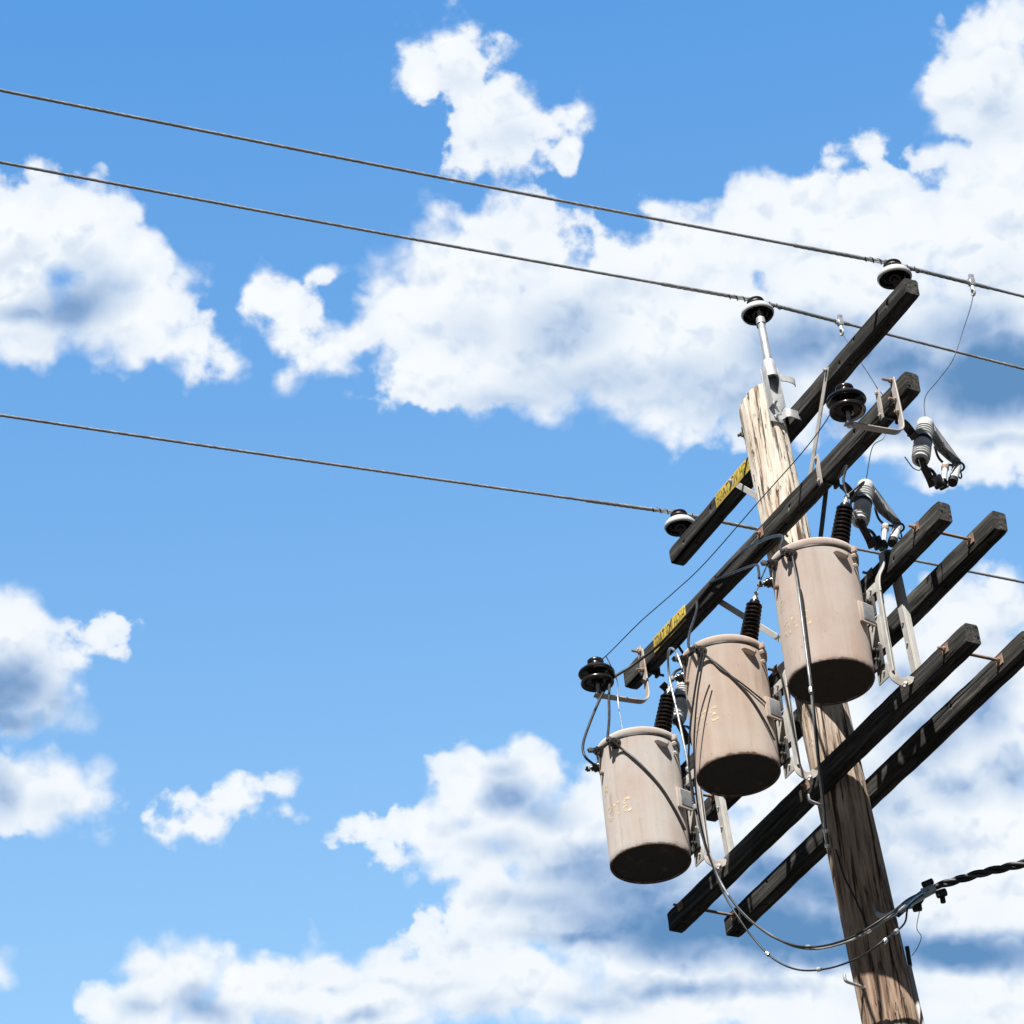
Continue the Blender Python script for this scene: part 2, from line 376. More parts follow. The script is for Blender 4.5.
def wood_pole():
    m, nt, b = mat('weathered_pole_timber'); t = NT(nt)
    v = t.coord((22, 22, 1.5), False)
    g = t.noise(v, 2.0, 8, 0.65)
    tc = t.n('ShaderNodeTexCoord'); sp = t.n('ShaderNodeSeparateXYZ'); t.l(tc.outputs['Object'], sp.inputs[0])
    hi = t.n('ShaderNodeMapRange'); t.l(sp.outputs[2], hi.inputs[0])
    hi.inputs[1].default_value = ZB - 0.6; hi.inputs[2].default_value = ZB + 1.5
    pale = t.ramp(g, [(0.30, (0.20, 0.125, 0.08)), (0.38, (0.52, 0.40, 0.30)), (0.46, (0.76, 0.69, 0.60)), (0.64, (0.86, 0.83, 0.77))])
    brown = t.ramp(g, [(0.30, (0.045, 0.028, 0.019)), (0.42, (0.25, 0.165, 0.115)), (0.54, (0.42, 0.305, 0.225)), (0.72, (0.56, 0.45, 0.36))])
    base = t.mix(hi.outputs[0], brown, pale)
    # dark checks and pits that follow the grain
    c1 = t.noise(t.coord((30, 30, 1.0), False), 1.35, 5, 0.6)
    chk = t.ramp(c1, [(0.365, 0.0), (0.425, 1.0)])
    c2 = t.noise(t.coord((24, 24, 4.0), False), 1.6, 3, 0.55)
    pit = t.ramp(c2, [(0.30, 0.15), (0.37, 1.0)])
    dk = t.math('MULTIPLY', chk, pit)
    base = t.mix(dk, t.mix(hi.outputs[0], (0.035, 0.022, 0.015), (0.13, 0.075, 0.045)), base)
    st = t.noise(t.coord((7, 7, 1.2), False), 1.4, 4)
    base = t.mix(t.ramp(st, [(0.5, 0.0), (0.75, 0.55)]), base, t.mix(hi.outputs[0], (0.30, 0.215, 0.155), (0.56, 0.44, 0.33)))
    t.l(base, b.inputs['Base Color'])
    b.inputs['Roughness'].default_value = 0.85
    b.inputs['Specular IOR Level'].default_value = 0.15
    b.inputs['Diffuse Roughness'].default_value = 1.0
    h = t.math('ADD', t.math('MULTIPLY', g, 0.6), t.math('MULTIPLY', dk, 1.0))
    t.bump(h, 1.0, 0.018, b)
    return m
def paint_tank():
    m, nt, b = mat('faded_tank_paint'); t = NT(nt)
    v = t.coord((1, 1, 1))
    mott = t.noise(v, 3.2, 6, 0.6)
    base = t.ramp(mott, [(0.32, (0.455, 0.342, 0.275)), (0.5, (0.492, 0.397, 0.335)), (0.68, (0.51, 0.445, 0.395))])
    streak = t.noise(t.coord((17, 17, 0.7)), 1.0, 5, 0.6)
    base = t.mix(t.ramp(streak, [(0.42, 0.0), (0.72, 0.55)]), base, (0.56, 0.50, 0.445))
    strk2 = t.noise(t.coord((11, 11, 0.5)), 1.3, 5, 0.6)
    base = t.mix(t.ramp(strk2, [(0.52, 0.0), (0.75, 0.5)]), base, (0.39, 0.305, 0.247))
    # rust creeping up from the bottom seam and down from the rim
    tc = t.n('ShaderNodeTexCoord'); sp = t.n('ShaderNodeSeparateXYZ'); t.l(tc.outputs['Object'], sp.inputs[0])
    rn = t.noise(t.coord((9, 9, 9)), 2.0, 6, 0.65)
    lo = t.n('ShaderNodeMapRange'); t.l(sp.outputs[2], lo.inputs[0])
    lo.inputs[1].default_value = 0.0; lo.inputs[2].default_value = 0.026; lo.inputs[3].default_value = 0.52; lo.inputs[4].default_value = 0.0
    rust = t.ramp(t.math('ADD', rn, lo.outputs[0]), [(0.74, 0.0), (0.96, 0.9)])
    base = t.mix(rust, base, (0.105, 0.058, 0.034))
    spk = t.noise(t.coord((60, 60, 40)), 1.0, 2)
    base = t.mix(t.ramp(spk, [(0.70, 0.0), (0.75, 0.5)]), base, (0.20, 0.13, 0.09))
    run = t.noise(t.coord((26, 26, 1.1)), 1.0, 3, 0.5)
    hit = t.noise(t.coord((4, 4, 5)), 1.0, 2)
    base = t.mix(t.math('MULTIPLY', t.ramp(run, [(0.60, 0.0), (0.70, 1.0)]), t.ramp(hit, [(0.50, 0.0), (0.62, 0.42)])), base, (0.30, 0.19, 0.125))
    chip = t.noise(t.coord((13, 13, 9)), 1.6, 5, 0.65)
    base = t.mix(t.ramp(chip, [(0.66, 0.0), (0.72, 0.35)]), base, (0.55, 0.52, 0.48))
    oi = t.n('ShaderNodeObjectInfo')     # each tank's own paint batch
    base = t.mix(1.0, base, oi.outputs['Color'], 'MULTIPLY')
    t.l(base, b.inputs['Base Color'])
    t.l(t.ramp(mott, [(0.3, 0.62), (0.7, 0.8)]), b.inputs['Roughness'])
    b.inputs['Specular IOR Level'].default_value = 0.15
    b.inputs['Diffuse Roughness'].default_value = 1.0
    dent = t.noise(t.coord((1, 1, 1)), 4.0, 3)
    t.bump(t.math('ADD', dent, t.math('MULTIPLY', spk, 0.05)), 0.25, 0.012, b)
    return m
def metal_galv(name, c0, c1, rusty=0.0, rough=0.5, metallic=0.55):
    m, nt, b = mat(name); t = NT(nt)
    n = t.noise(t.coord((1, 1, 1)), 16, 5, 0.6)
    base = t.ramp(n, [(0.3, c0), (0.7, c1)])
    if rusty > 0:
        r = t.noise(t.coord((1, 1, 1)), 9.5, 6, 0.65)
        base = t.mix(t.ramp(r, [(0.62 - 0.2 * rusty, 0.0), (0.80 - 0.2 * rusty, 0.9)]), base, (0.20, 0.105, 0.06))
    t.l(base, b.inputs['Base Color'])
    b.inputs['Metallic'].default_value = metallic
    t.l(t.ramp(n, [(0.3, rough - 0.12), (0.7, rough + 0.12)]), b.inputs['Roughness'])
    t.bump(n, 0.2, 0.003, b)
    return m
def glaze(name, c, rough=0.16, dirt=None, spec=0.6):
    m, nt, b = mat(name); t = NT(nt)
    n = t.noise(t.coord((1, 1, 1)), 14, 5, 0.6)
    d = dirt or tuple(x * 0.6 for x in c)
    t.l(t.ramp(n, [(0.35, c), (0.75, d)]), b.inputs['Base Color'])
    t.l(t.ramp(n, [(0.3, rough), (0.8, rough + 0.22)]), b.inputs['Roughness'])
    b.inputs['Specular IOR Level'].default_value = spec
    return m
M = {}
M['arm'] = wood_arm()
M['pole'] = wood_pole()
M['tank'] = paint_tank()
M['bottom'] = metal_galv('shade_dark_bottom_steel', (0.035, 0.028, 0.022), (0.060, 0.048, 0.038), 0.1, 0.8, 0.0)  # underside shade put into the colour of the tank's bottom plate
M['galv'] = metal_galv('galvanised_steel', (0.33, 0.345, 0.36), (0.50, 0.51, 0.52), 0.0, 0.48, 0.35)
M['galv_pale'] = metal_galv('painted_hanger_steel', (0.30, 0.29, 0.275), (0.39, 0.38, 0.36), 0.12, 0.6, 0.05)
M['galv_rust'] = metal_galv('galvanised_steel_with_rust', (0.30, 0.275, 0.255), (0.39, 0.36, 0.34), 0.42, 0.6, 0.1)
M['rust'] = metal_galv('rusted_bolt_steel', (0.15, 0.085, 0.055), (0.31, 0.22, 0.165), 0.2, 0.75, 0.1)
M['iron'] = metal_galv('blackened_iron', (0.015, 0.014, 0.013), (0.045, 0.042, 0.04), 0.0, 0.5, 0.5)
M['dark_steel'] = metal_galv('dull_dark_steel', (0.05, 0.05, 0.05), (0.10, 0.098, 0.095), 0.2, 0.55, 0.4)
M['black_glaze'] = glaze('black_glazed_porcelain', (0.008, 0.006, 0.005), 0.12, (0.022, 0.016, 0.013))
M['pale_glaze'] = glaze('pale_grey_porcelain', (0.50, 0.51, 0.51), 0.14, (0.40, 0.41, 0.415))
M['grey_glaze'] = glaze('grey_ribbed_porcelain', (0.50, 0.51, 0.515), 0.25, (0.36, 0.37, 0.375))
M['fuse'] = glaze('white_fuse_tube', (0.55, 0.56, 0.56), 0.35, (0.40, 0.40, 0.40))
M['rubber'] = glaze('black_cable_jacket', (0.012, 0.012, 0.013), 0.42, (0.030, 0.030, 0.031), 0.4)
M['alu'] = metal_galv('bare_aluminium_strand', (0.26, 0.27, 0.285), (0.46, 0.47, 0.48), 0.0, 0.38, 0.55)
M['alu_bright'] = metal_galv('bright_aluminium', (0.62, 0.63, 0.64), (0.78, 0.79, 0.80), 0.0, 0.3, 0.7)
M['thin_wire'] = metal_galv('tarnished_copper_wire', (0.035, 0.045, 0.055), (0.085, 0.10, 0.12), 0.0, 0.45, 0.5)
def sign_mat():
    m, nt, b = mat('yellow_sign_plate'); t = NT(nt)
    n = t.noise(t.coord((1, 1, 1)), 13, 6, 0.65)
    base = t.ramp(n, [(0.30, (0.30, 0.21, 0.022)), (0.5, (0.44, 0.325, 0.045)), (0.72, (0.50, 0.39, 0.085))])
    r = t.noise(t.coord((1, 1, 1)), 38, 4, 0.6)
    base = t.mix(t.ramp(r, [(0.66, 0.0), (0.72, 0.8)]), base, (0.10, 0.06, 0.03))
    t.l(base, b.inputs['Base Color']); b.inputs['Roughness'].default_value = 0.6
    return m
M['sign'] = sign_mat()
def flaking(name, c, lo, hi):
    m, nt, b = mat(name); t = NT(nt)
    b.inputs['Base Color'].default_value = tuple(c) + (1,)
    b.inputs['Roughness'].default_value = 0.65
    f = t.ramp(t.noise(t.coord((1, 1, 1)), 42, 4, 0.6), [(lo, 0.0), (hi, 1.0)])
    tr = t.n('ShaderNodeBsdfTransparent'); mx = t.n('ShaderNodeMixShader')
    t.l(f, mx.inputs[0]); t.l(tr.outputs[0], mx.inputs[1]); t.l(b.outputs[0], mx.inputs[2])
    t.l(mx.outputs[0], nt.nodes['Material Output'].inputs['Surface'])
    return m
M['ink'] = flaking('worn_black_lettering', (0.06, 0.045, 0.020), 0.40, 0.56)
M['stencil'] = flaking('flaked_yellow_stencil', (0.60, 0.49, 0.32), 0.44, 0.68)
def ground_mat():
    m, nt, b = mat('asphalt'); t = NT(nt)
    v = t.coord((1, 1, 1), False)
    n = t.noise(v, 1.4, 8, 0.7)
    t.l(t.ramp(n, [(0.3, (0.014, 0.0138, 0.0135)), (0.7, (0.026, 0.025, 0.024))]), b.inputs['Base Color'])
    b.inputs['Roughness'].default_value = 0.9
    t.bump(t.noise(v, 60, 4), 0.4, 0.01, b)
    return m
M['ground'] = ground_mat()

# ------------------------------------------------------------------ mesh helpers
class MB:
    """collects simple shapes into one mesh"""
    def __init__(s):
        s.v = []; s.f = []; s.mi = []; s.sharp = 35
    def add(s, vs, fs, mi=0):
        k = len(s.v)
        s.v += [Vector(p) for p in vs]
        s.f += [tuple(i + k for i in f) for f in fs]
        s.mi += [mi] * len(fs)
        return s
    def box(s, c, size, rot=None, bev=0.0, mi=0):
        bm = bmesh.new()
        bmesh.ops.create_cube(bm, size=1.0)
        bmesh.ops.scale(bm, vec=size, verts=bm.verts)
        if bev > 0:
            bmesh.ops.bevel(bm, geom=list(bm.edges), offset=bev, segments=2, affect='EDGES', profile=0.6)
        Mx = Matrix.Translation(c) @ (rot.to_4x4() if rot is not None else Matrix())
        bm.verts.ensure_lookup_table()
        s.add([Mx @ v.co for v in bm.verts], [[v.index for v in f.verts] for f in bm.faces], mi)
        bm.free()
        return s
    def lathe(s, prof, o=(0, 0, 0), axis=(0, 0, 1), seg=32, mi=0, close=False):
        q = Vector(axis).normalized().to_track_quat('Z', 'Y').to_matrix()
        o = Vector(o); vs = []; fs = []
        ring = []
        for r, z in prof:
            if r < 1e-6:
                ring.append([len(vs)]); vs.append(o + q @ Vector((0, 0, z)))
            else:
                ring.append(list(range(len(vs), len(vs) + seg)))
                for i in range(seg):
                    a = 2 * math.pi * i / seg
                    vs.append(o + q @ Vector((r * math.cos(a), r * math.sin(a), z)))
        pairs = list(zip(ring[:-1], ring[1:]))
        if close: pairs.append((ring[-1], ring[0]))
        for a, b in pairs:
            if len(a) == 1 and len(b) == 1: continue
            for i in range(seg):
                j = (i + 1) % seg
                if len(a) == 1: fs.append((a[0], b[i], b[j]))
                elif len(b) == 1: fs.append((a[i], b[0], a[j]))
                else: fs.append((a[i], b[i], b[j], a[j]))
        return s.add(vs, [tuple(reversed(f)) for f in fs], mi)
    def tube(s, pts, r, seg=10, mi=0, caps=True):
        pts = [Vector(p) for p in pts]
        n = len(pts); vs = []; fs = []
        up = None
        for i, p in enumerate(pts):
            t = (pts[min(i + 1, n - 1)] - pts[max(i - 1, 0)]).normalized()
            if up is None:
                up = Vector((0, 0, 1)) if abs(t.z) < 0.9 else Vector((1, 0, 0))
            a = (up - t * up.dot(t)).normalized(); up = a
            b = t.cross(a)
            rr = r(i / (n - 1)) if callable(r) else r
            for k in range(seg):
                an = 2 * math.pi * k / seg
                vs.append(p + (a * math.cos(an) + b * math.sin(an)) * rr)
        for i in range(n - 1):
            for k in range(seg):
                j = (k + 1) % seg
                fs.append((i * seg + k, i * seg + j, (i + 1) * seg + j, (i + 1) * seg + k))
        if caps:
            fs.append(tuple(reversed(range(seg)))); fs.append(tuple(range((n - 1) * seg, n * seg)))
        return s.add(vs, fs, mi)
    def strap(s, pts, wdir, w, th, mi=0):
        """flat bar bent along pts; wdir is the direction of its width"""
        pts = [Vector(p) for p in pts]; wd = Vector(wdir).normalized(); n = len(pts); vs = []; fs = []
        e = min(w, th) * 0.22
        for i, p in enumerate(pts):
            t = (pts[min(i + 1, n - 1)] - pts[max(i - 1, 0)]).normalized()
            a = (wd - t * wd.dot(t)).normalized(); b = t.cross(a)
            hw, ht = w / 2, th / 2
            for x, y in ((hw - e, ht), (-hw + e, ht), (-hw, ht - e), (-hw, -ht + e), (-hw + e, -ht), (hw - e, -ht), (hw, -ht + e), (hw, ht - e)):
                vs.append(p + a * x + b * y)
        for i in range(n - 1):
            for k in range(8):
                j = (k + 1) % 8
                fs.append((i * 8 + k, i * 8 + j, (i + 1) * 8 + j, (i + 1) * 8 + k))
        fs.append(tuple(reversed(range(8)))); fs.append(tuple(range((n - 1) * 8, n * 8)))
        return s.add(vs, fs, mi)
    def bolt(s, p, axis, r=0.012, h=0.012, shank=0.0, washer=0.0, mi=0):
        """hex head with an optional square washer and protruding shank"""
        a = Vector(axis).normalized(); q = a.to_track_quat('Z', 'Y').to_matrix(); p = Vector(p)
        if washer > 0:
            s.box(p + a * 0.002, (washer, washer, 0.004), q, 0, mi)
        s.lathe([(0, 0.003), (r, 0.003), (r, 0.003 + h * 0.8), (r * 0.8, 0.003 + h), (0, 0.003 + h)], p, a, 6, mi)
        if shank > 0:
            s.lathe([(r * 0.55, h), (r * 0.55, h + shank), (0, h + shank)], p, a, 8, mi)
        return s
    def sphere(s, c, r, mi=0, scale=(1, 1, 1), seg=12):
        pr = [(r * math.sin(math.pi * i / seg), -r * math.cos(math.pi * i / seg)) for i in range(seg + 1)]
        pr[0] = (0, -r); pr[-1] = (0, r)
        return s.lathe(pr, c, (0, 0, 1), seg * 2, mi)
def smooth_path(pts, n=8):
    """Catmull-Rom through the points"""
    P = [Vector(p) for p in pts]
    if len(P) < 3:
        return [P[0].lerp(P[-1], i / n) for i in range(n + 1)]
    P = [P[0] * 2 - P[1]] + P + [P[-1] * 2 - P[-2]]
    out = []
    for i in range(1, len(P) - 2):
        a, b, c, d = P[i - 1:i + 3]
        for k in range(n):
            t = k / n
            out.append(0.5 * ((2 * b) + (c - a) * t + (2 * a - 5 * b + 4 * c - d) * t * t + (3 * b - a - 3 * c + d) * t ** 3))
    out.append(P[-2])
    return out
def link(name, mb, mats, parent=None, loc=(0, 0, 0), rot=None):
    me = bpy.data.meshes.new(name)
    me.from_pydata([tuple(v) for v in mb.v], [], mb.f)
    if not isinstance(mats, (list, tuple)): mats = [mats]
    for m in mats: me.materials.append(m)
    me.polygons.foreach_set('material_index', mb.mi)
    me.polygons.foreach_set('use_smooth', [True] * len(me.polygons))
    me.set_sharp_from_angle(angle=R(mb.sharp))
    me.update()
    o = bpy.data.objects.new(name, me)
    col.objects.link(o)
    o.location = loc
    if rot is not None: o.rotation_euler = rot
    if parent is not None: o.parent = parent
    return o
def rig(name, mb, mats, org=(0, 0, 0), parent=None, porg=(0, 0, 0)):
    """mesh given in pole-top coordinates (z = 0 at ZB); its origin is put at org"""
    org = Vector(org)
    mb.v = [v - org for v in mb.v]
    loc = org - Vector(porg) if parent is not None else org + Vector((0, 0, ZB))
    return link(name, mb, mats, parent, loc)
def empty(name, loc, rot=None):
    o = bpy.data.objects.new(name, None)
    o.empty_display_size = 0.2
    col.objects.link(o)
    o.location = loc
    if rot is not None: o.rotation_euler = rot
    return o
def tag(o, label, cat, group=None):
    o['label'] = label; o['category'] = cat
    if group: o['group'] = group
    return o
def copy_tree(o, parent=None):
    c = o.copy()
    col.objects.link(c)
    c.parent = parent
    for ch in list(o.children):
        copy_tree(ch, c)
    return c
def text_mesh(body, size, mirror=True):
    """lettering as a thin solid; the picture shows it mirror-written"""
    cu = bpy.data.curves.new('lettering', 'FONT')
    cu.body = body; cu.size = size; cu.align_x = 'CENTER'; cu.align_y = 'CENTER'
    cu.offset = size * 0.012
    cu.resolution_u = 3
    o = bpy.data.objects.new('lettering', cu)
    col.objects.link(o)
    dg = bpy.context.evaluated_depsgraph_get()
    me = bpy.data.meshes.new_from_object(o.evaluated_get(dg))
    vs = [v.co.copy() for v in me.vertices]; fs = [list(p.vertices) for p in me.polygons]
    bpy.data.objects.remove(o); bpy.data.curves.remove(cu); bpy.data.meshes.remove(me)
    if mirror:
        for v in vs: v.x = -v.x
        fs = [list(reversed(f)) for f in fs]
    return vs, fs

# ------------------------------------------------------------------ ground
g = MB()
N = 24; EXT = 1500.0
for i in range(N + 1):
    for j in range(N + 1):
        f = lambda k: math.copysign(abs(2 * k / N - 1) ** 2.2, 2 * k / N - 1) * EXT
        g.v.append(Vector((f(i), f(j), 0)))
for i in range(N):
    for j in range(N):
        a = i * (N + 1) + j
        g.f.append((a, a + N + 1, a + N + 2, a + 1)); g.mi.append(0)
ground = link('ground', g, M['ground'])
ground['kind'] = 'structure'

# ------------------------------------------------------------------ the pole and everything bolted to it
LX, LY = -0.0378, -0.0391
def axis(z): return Vector((LX * z, LY * z, z))
def prad(z): return 0.134 - 0.0062 * z
BASE = axis(-ZB)
pole = empty('utility_pole', BASE + Vector((0, 0, ZB)))
tag(pole, 'leaning weathered timber utility pole, bleached on top, carrying six dark crossarms', 'utility pole')
mb = MB(); SEG = 56
zs = [-ZB - 0.5 + i * (ZB - 1.5) / 24 for i in range(25)] + [-2 + i * 0.03 for i in range(1, 149)]
zs = [z for z in zs if z < 2.43]
rows = []
for z in zs + [9.0]:
    for k in range(SEG):
        a = 2 * math.pi * k / SEG
        zz = z
        cx, sx = math.cos(a), math.sin(a)
        if z > 8:
            zz = min(2.525 + 0.075 * (cx * 0.57 + sx * 0.82) + 0.012 * (cx * 0.8 - sx * 0.5), 2.60) + 0.012 * noise.noise(Vector((cx * 7, sx * 7, 3.0)))
        r = prad(min(zz, 2.5))
        nz_ = noise.noise(Vector((cx * 1.6, sx * 1.6, zz * 0.5))) * 0.008 + noise.noise(Vector((cx * 8, sx * 8, zz * 0.6))) * 0.006 + noise.noise(Vector((cx * 20, sx * 20, zz * 1.5 + 4))) * 0.0035 - 0.010 * max(0.0, noise.noise(Vector((cx * 6 + 7, sx * 6, zz * 0.35))) - 0.35)
        kn = Vector((cx * 0.12 - 0.05, sx * 0.12 + 0.10, (zz - 2.33) * 1.0)).length
        p = axis(zz) + Vector((cx, sx, 0)) * (r + nz_)
        mb.v.append(p)
nr = len(zs) + 1
for i in range(nr - 1):
    for k in range(SEG):
        j = (k + 1) % SEG
        mb.f.append((i * SEG + k, i * SEG + j, (i + 1) * SEG + j, (i + 1) * SEG + k)); mb.mi.append(0)
top0 = (nr - 1) * SEG
c0 = len(mb.v); ridge = []
mb.v.append(axis(2.53)); mb.f += [(top0 + k, top0 + (k + 1) % SEG, c0) for k in range(SEG)]; mb.mi += [0] * SEG
for v in mb.v: v.z += 0.0
post = rig('post', mb, M['pole'], (0, 0, -ZB), pole, BASE)

def hole_cut(o, holes):
    """drill round bolt holes: (x, y, z, axis, radius, depth) in the arm's own coordinates"""
    c = MB()
    for x, y, z, ax, r, d in holes:
        a = Vector(ax)
        c.lathe([(0, -d), (r, -d), (r, d), (0, d)], (x, y, z), a, 12)
    co = link('drill', c, M['arm'])
    co.parent = o.parent; co.location = o.location; co.rotation_euler = o.rotation_euler
    md = o.modifiers.new('drill', 'BOOLEAN'); md.operation = 'DIFFERENCE'; md.object = co; md.solver = 'EXACT'
    bpy.context.view_layer.update()
    me = bpy.data.meshes.new_from_object(o.evaluated_get(bpy.context.evaluated_depsgraph_get()))
    old = o.data; o.modifiers.clear(); o.data = me; bpy.data.meshes.remove(old)
    while len(me.materials) > 1: me.materials.pop()
    bpy.data.objects.remove(co)
    me.name = o.name

def crossarm(label, x0, x1, y, ztop, w, h, yaw, tilt, holes_front, holes_under, seed):
    L = x1 - x0; xm = (x0 + x1) / 2
    cpos = Vector((xm, y + w / 2 + xm * yaw, ztop - h / 2 + xm * tilt))
    mb = MB(); n = 90; mb.sharp = 28
    ch = 0.013; b = 0.006
    hw, hh = w / 2, h / 2
    sec = [(-hw, -hh + b), (-hw + b * 0.3, -hh + b * 0.3), (-hw + b, -hh), (0, -hh), (hw - b, -hh), (hw - b * 0.3, -hh + b * 0.3), (hw, -hh + b), (hw, 0), (hw, hh - ch), (hw - ch * 0.4, hh - ch * 0.35), (hw - ch, hh), (0, hh), (-hw + ch, hh), (-hw + ch * 0.4, hh - ch * 0.35), (-hw, hh - ch), (-hw, 0)]
    m = len(sec)
    for i in range(n + 1):
        t = i / n; x = -L / 2 + L * t
        endk = 1.0 - 0.05 * max(0, 1 - min(t, 1 - t) * n / 0.5)
        bow = 0.006 * math.sin(math.pi * t + seed)
        for yy, zz in sec:
            q = noise.noise(Vector((x * 1.3 + seed * 3, yy * 30, zz * 30))) * 0.0040 + noise.noise(Vector((x * 11 + seed, yy * 60, zz * 60))) * 0.0020
            xx = x + (noise.noise(Vector((seed, yy * 40, zz * 40 + t * 9))) * 0.004 if i in (0, n) else 0)
            mb.v.append(Vector((xx, yy * endk * (1 + q / hw) , zz * endk * (1 + q / hh) + bow)))
    for i in range(n):
        for k in range(m):
            j = (k + 1) % m
            mb.f.append((i * m + k, (i + 1) * m + k, (i + 1) * m + j, i * m + j)); mb.mi.append(0)
    mb.f.append(tuple(range(m))); mb.mi.append(0)
    mb.f.append(tuple(reversed(range(n * m, (n + 1) * m)))); mb.mi.append(0)
    o = link('crossarm', mb, M['arm'], pole, cpos - BASE, (0, -math.atan(tilt), math.atan(yaw)))
    o['label'] = label
    hs = [(x - xm, -hw, dz, (0, 1, 0), 0.0095, 0.03) for x, dz in holes_front] + [(x - xm, dy, -hh, (0, 0, 1), 0.0105, 0.03) for x, dy in holes_under]
    if hs: hole_cut(o, hs)
    o['xm'] = xm; o['hw'] = hw; o['hh'] = hh
    return o
A1 = crossarm('topmost single crossarm behind the pole head', -1.442, 1.258, 0.0288, 2.423, 0.0909, 0.1048, -0.01, 0.0078,
              [(1.07, 0.0), (0.72, 0.02), (0.55, -0.02), (-1.27, -0.005), (-0.94, 0.012)], [(0.98, 0.01), (0.6, -0.01), (-1.2, 0.0), (-0.92, 0.01)], 1)
A2 = crossarm('single crossarm under the pole head, carrying the fuse cutouts', -1.575, 1.491, -0.2707, 1.5734, 0.0858, 0.1157, 0.0067, -0.0035,
              [(0.98, 0.01), (0.3, -0.02), (-0.5, 0.02)], [(1.0, 0.0), (0.75, 0.01), (-0.9, 0.0), (-0.62, 0.01), (0.2, -0.01)], 2)
A3 = crossarm('front crossarm of the upper pair', -1.519, 1.531, -0.2342, 0.7297, 0.0858, 0.1157, 0.0009, -0.0008,
              [(1.1, -0.02)], [(1.42, 0.0), (1.2, 0.0), (0.95, 0.0)], 3)
A4 = crossarm('rear crossarm of the upper pair', -1.505, 1.538, 0.0911, 0.7434, 0.0858, 0.1157, 0.0016, -0.002,
              [(0.7, 0.01)], [(1.42, 0.0), (1.0, 0.0), (0.86, 0.0), (-1.42, 0.0), (-0.2, 0.0)], 4)
A5 = crossarm('front crossarm of the lower pair', -1.515, 1.5385, -0.2061, 0.0, 0.0858, 0.1157, 0.003, -0.0005,
              [(0.7, -0.02)], [(1.38, 0.0), (1.15, 0.0), (0.5, 0.0), (0.3, 0.01), (-0.9, 0.0), (-1.25, 0.0), (-1.42, 0.0), (-0.4, 0.0)], 5)
A6 = crossarm('rear crossarm of the lower pair', -1.482, 1.5653, 0.1221, 0.0079, 0.0858, 0.1157, -0.0036, 0.0016,
              [(0.9, 0.01), (-1.0, 0.02)], [(1.38, 0.0), (0.8, 0.0), (-0.7, 0.0), (-1.1, 0.0), (-1.42, 0.0)], 6)
def on_arm(name, A, mb, m):
    return link(name, mb, m, A)
def arm_bolt(A, x, dz, washer=0.05, shank=0.03, back=False):
    s = 1 if back else -1
    mb = MB(); mb.bolt((x - A['xm'], s * (A['hw'] + 0.001), dz), (0, s, 0), 0.013, 0.014, shank, washer)
    return on_arm('bolt', A, mb, M['rust'])
for A, x, dz in ((A3, 1.334, 0.022), (A3, 0.885, 0.025), (A3, -0.096, 0.03), (A5, 1.362, 0.012), (A5, -1.362, 0.012)):
    arm_bolt(A, x, dz)
arm_bolt(A3, -1.362, 0.02)
arm_bolt(A2, 0.0, 0.0, 0.055, 0.02)
arm_bolt(A5, 0.0, 0.0, 0.055, 0.02)
# long bolts that hold each pair together
def tie(x, za, zb, y0, y1):
    mb = MB(); y = (y0 + y1) / 2
    mb.tube([(x, y0 + 0.001, za), (x, y1 - 0.001, zb)], 0.0085, 10)
    q = Vector((0, 1, 0)).to_track_quat('Z', 'Y').to_matrix()
    mb.box((x, y1 - 0.004, zb), (0.055, 0.055, 0.005), q)
    mb.lathe([(0.014, 0), (0.014, 0.012), (0.0085, 0.012)], (x, y1 - 0.02, zb), (0, 1, 0), 6)
    mb.box((x, y0 + 0.004, za), (0.055, 0.055, 0.005), q)
    rig('tie_bolt', mb, M['rust'], (x, y, za), pole, BASE)
tie(1.334, 0.694, 0.694, -0.1469, 0.0932)
tie(-1.362, 0.694, 0.70, -0.1495, 0.089)
tie(1.362, -0.046, -0.045, -0.1163, 0.1172)
tie(-1.362, -0.046, -0.048, -0.1245, 0.127)
# braces
def brace(name, a, b, wdir, w=0.034, th=0.006, m='galv_pale', lab=None):
    mb = MB(); a = Vector(a); b = Vector(b)
    d = (b - a).normalized()
    mb.strap([a, a.lerp(b, 0.5), b], wdir, w, th)
    nrm = d.cross(Vector(wdir)).normalized()
    if nrm.y > 0: nrm = -nrm
    mb.bolt(a + d * 0.02 + nrm * th * 0.5, nrm, 0.011, 0.012, 0.012, 0.0)
    o = rig(name, mb, M[m], a, pole, BASE)
    return o
brace('brace', (0.444, 0.021, 2.405), (-0.03, 0.05, 1.74), (1, 0, 0.4))
brace('brace', (-0.68, 0.032, 2.395), (-0.10, 0.05, 1.74), (0.5, 0, 1))
brace('brace', (-0.66, -0.176, 1.52), (-0.08, -0.10, 0.86), (0.7, 0, 1))
brace('brace', (0.55, -0.174, 1.52), (0.05, -0.09, 0.86), (1, 0, 0.5), m='dark_steel')
def angle_iron(x0, x1, z0, z1, y):
    mb = MB()
    mb.strap([(x0, y, z0), (x1, y, z1)], (1, 0, 0), 0.046, 0.006)
    mb.strap([(x0 + 0.023, y + 0.018, z0), (x1 + 0.023, y + 0.018, z1)], (0, 1, 0), 0.030, 0.006)
    for t in (0.12, 0.45, 0.62, 0.9):
        z = z0 + (z1 - z0) * t; x = x0 + (x1 - x0) * t
        mb.bolt((x, y - 0.003, z), (0, -1, 0), 0.008, 0.008)
    return rig('spacer_brace', mb, M['galv_pale'], (x0, y, z0), pole, BASE)
angle_iron(0.955, 1.005, 0.70, -0.06, -0.143)
angle_iron(-0.985, -0.925, 0.70, -0.06, -0.143)
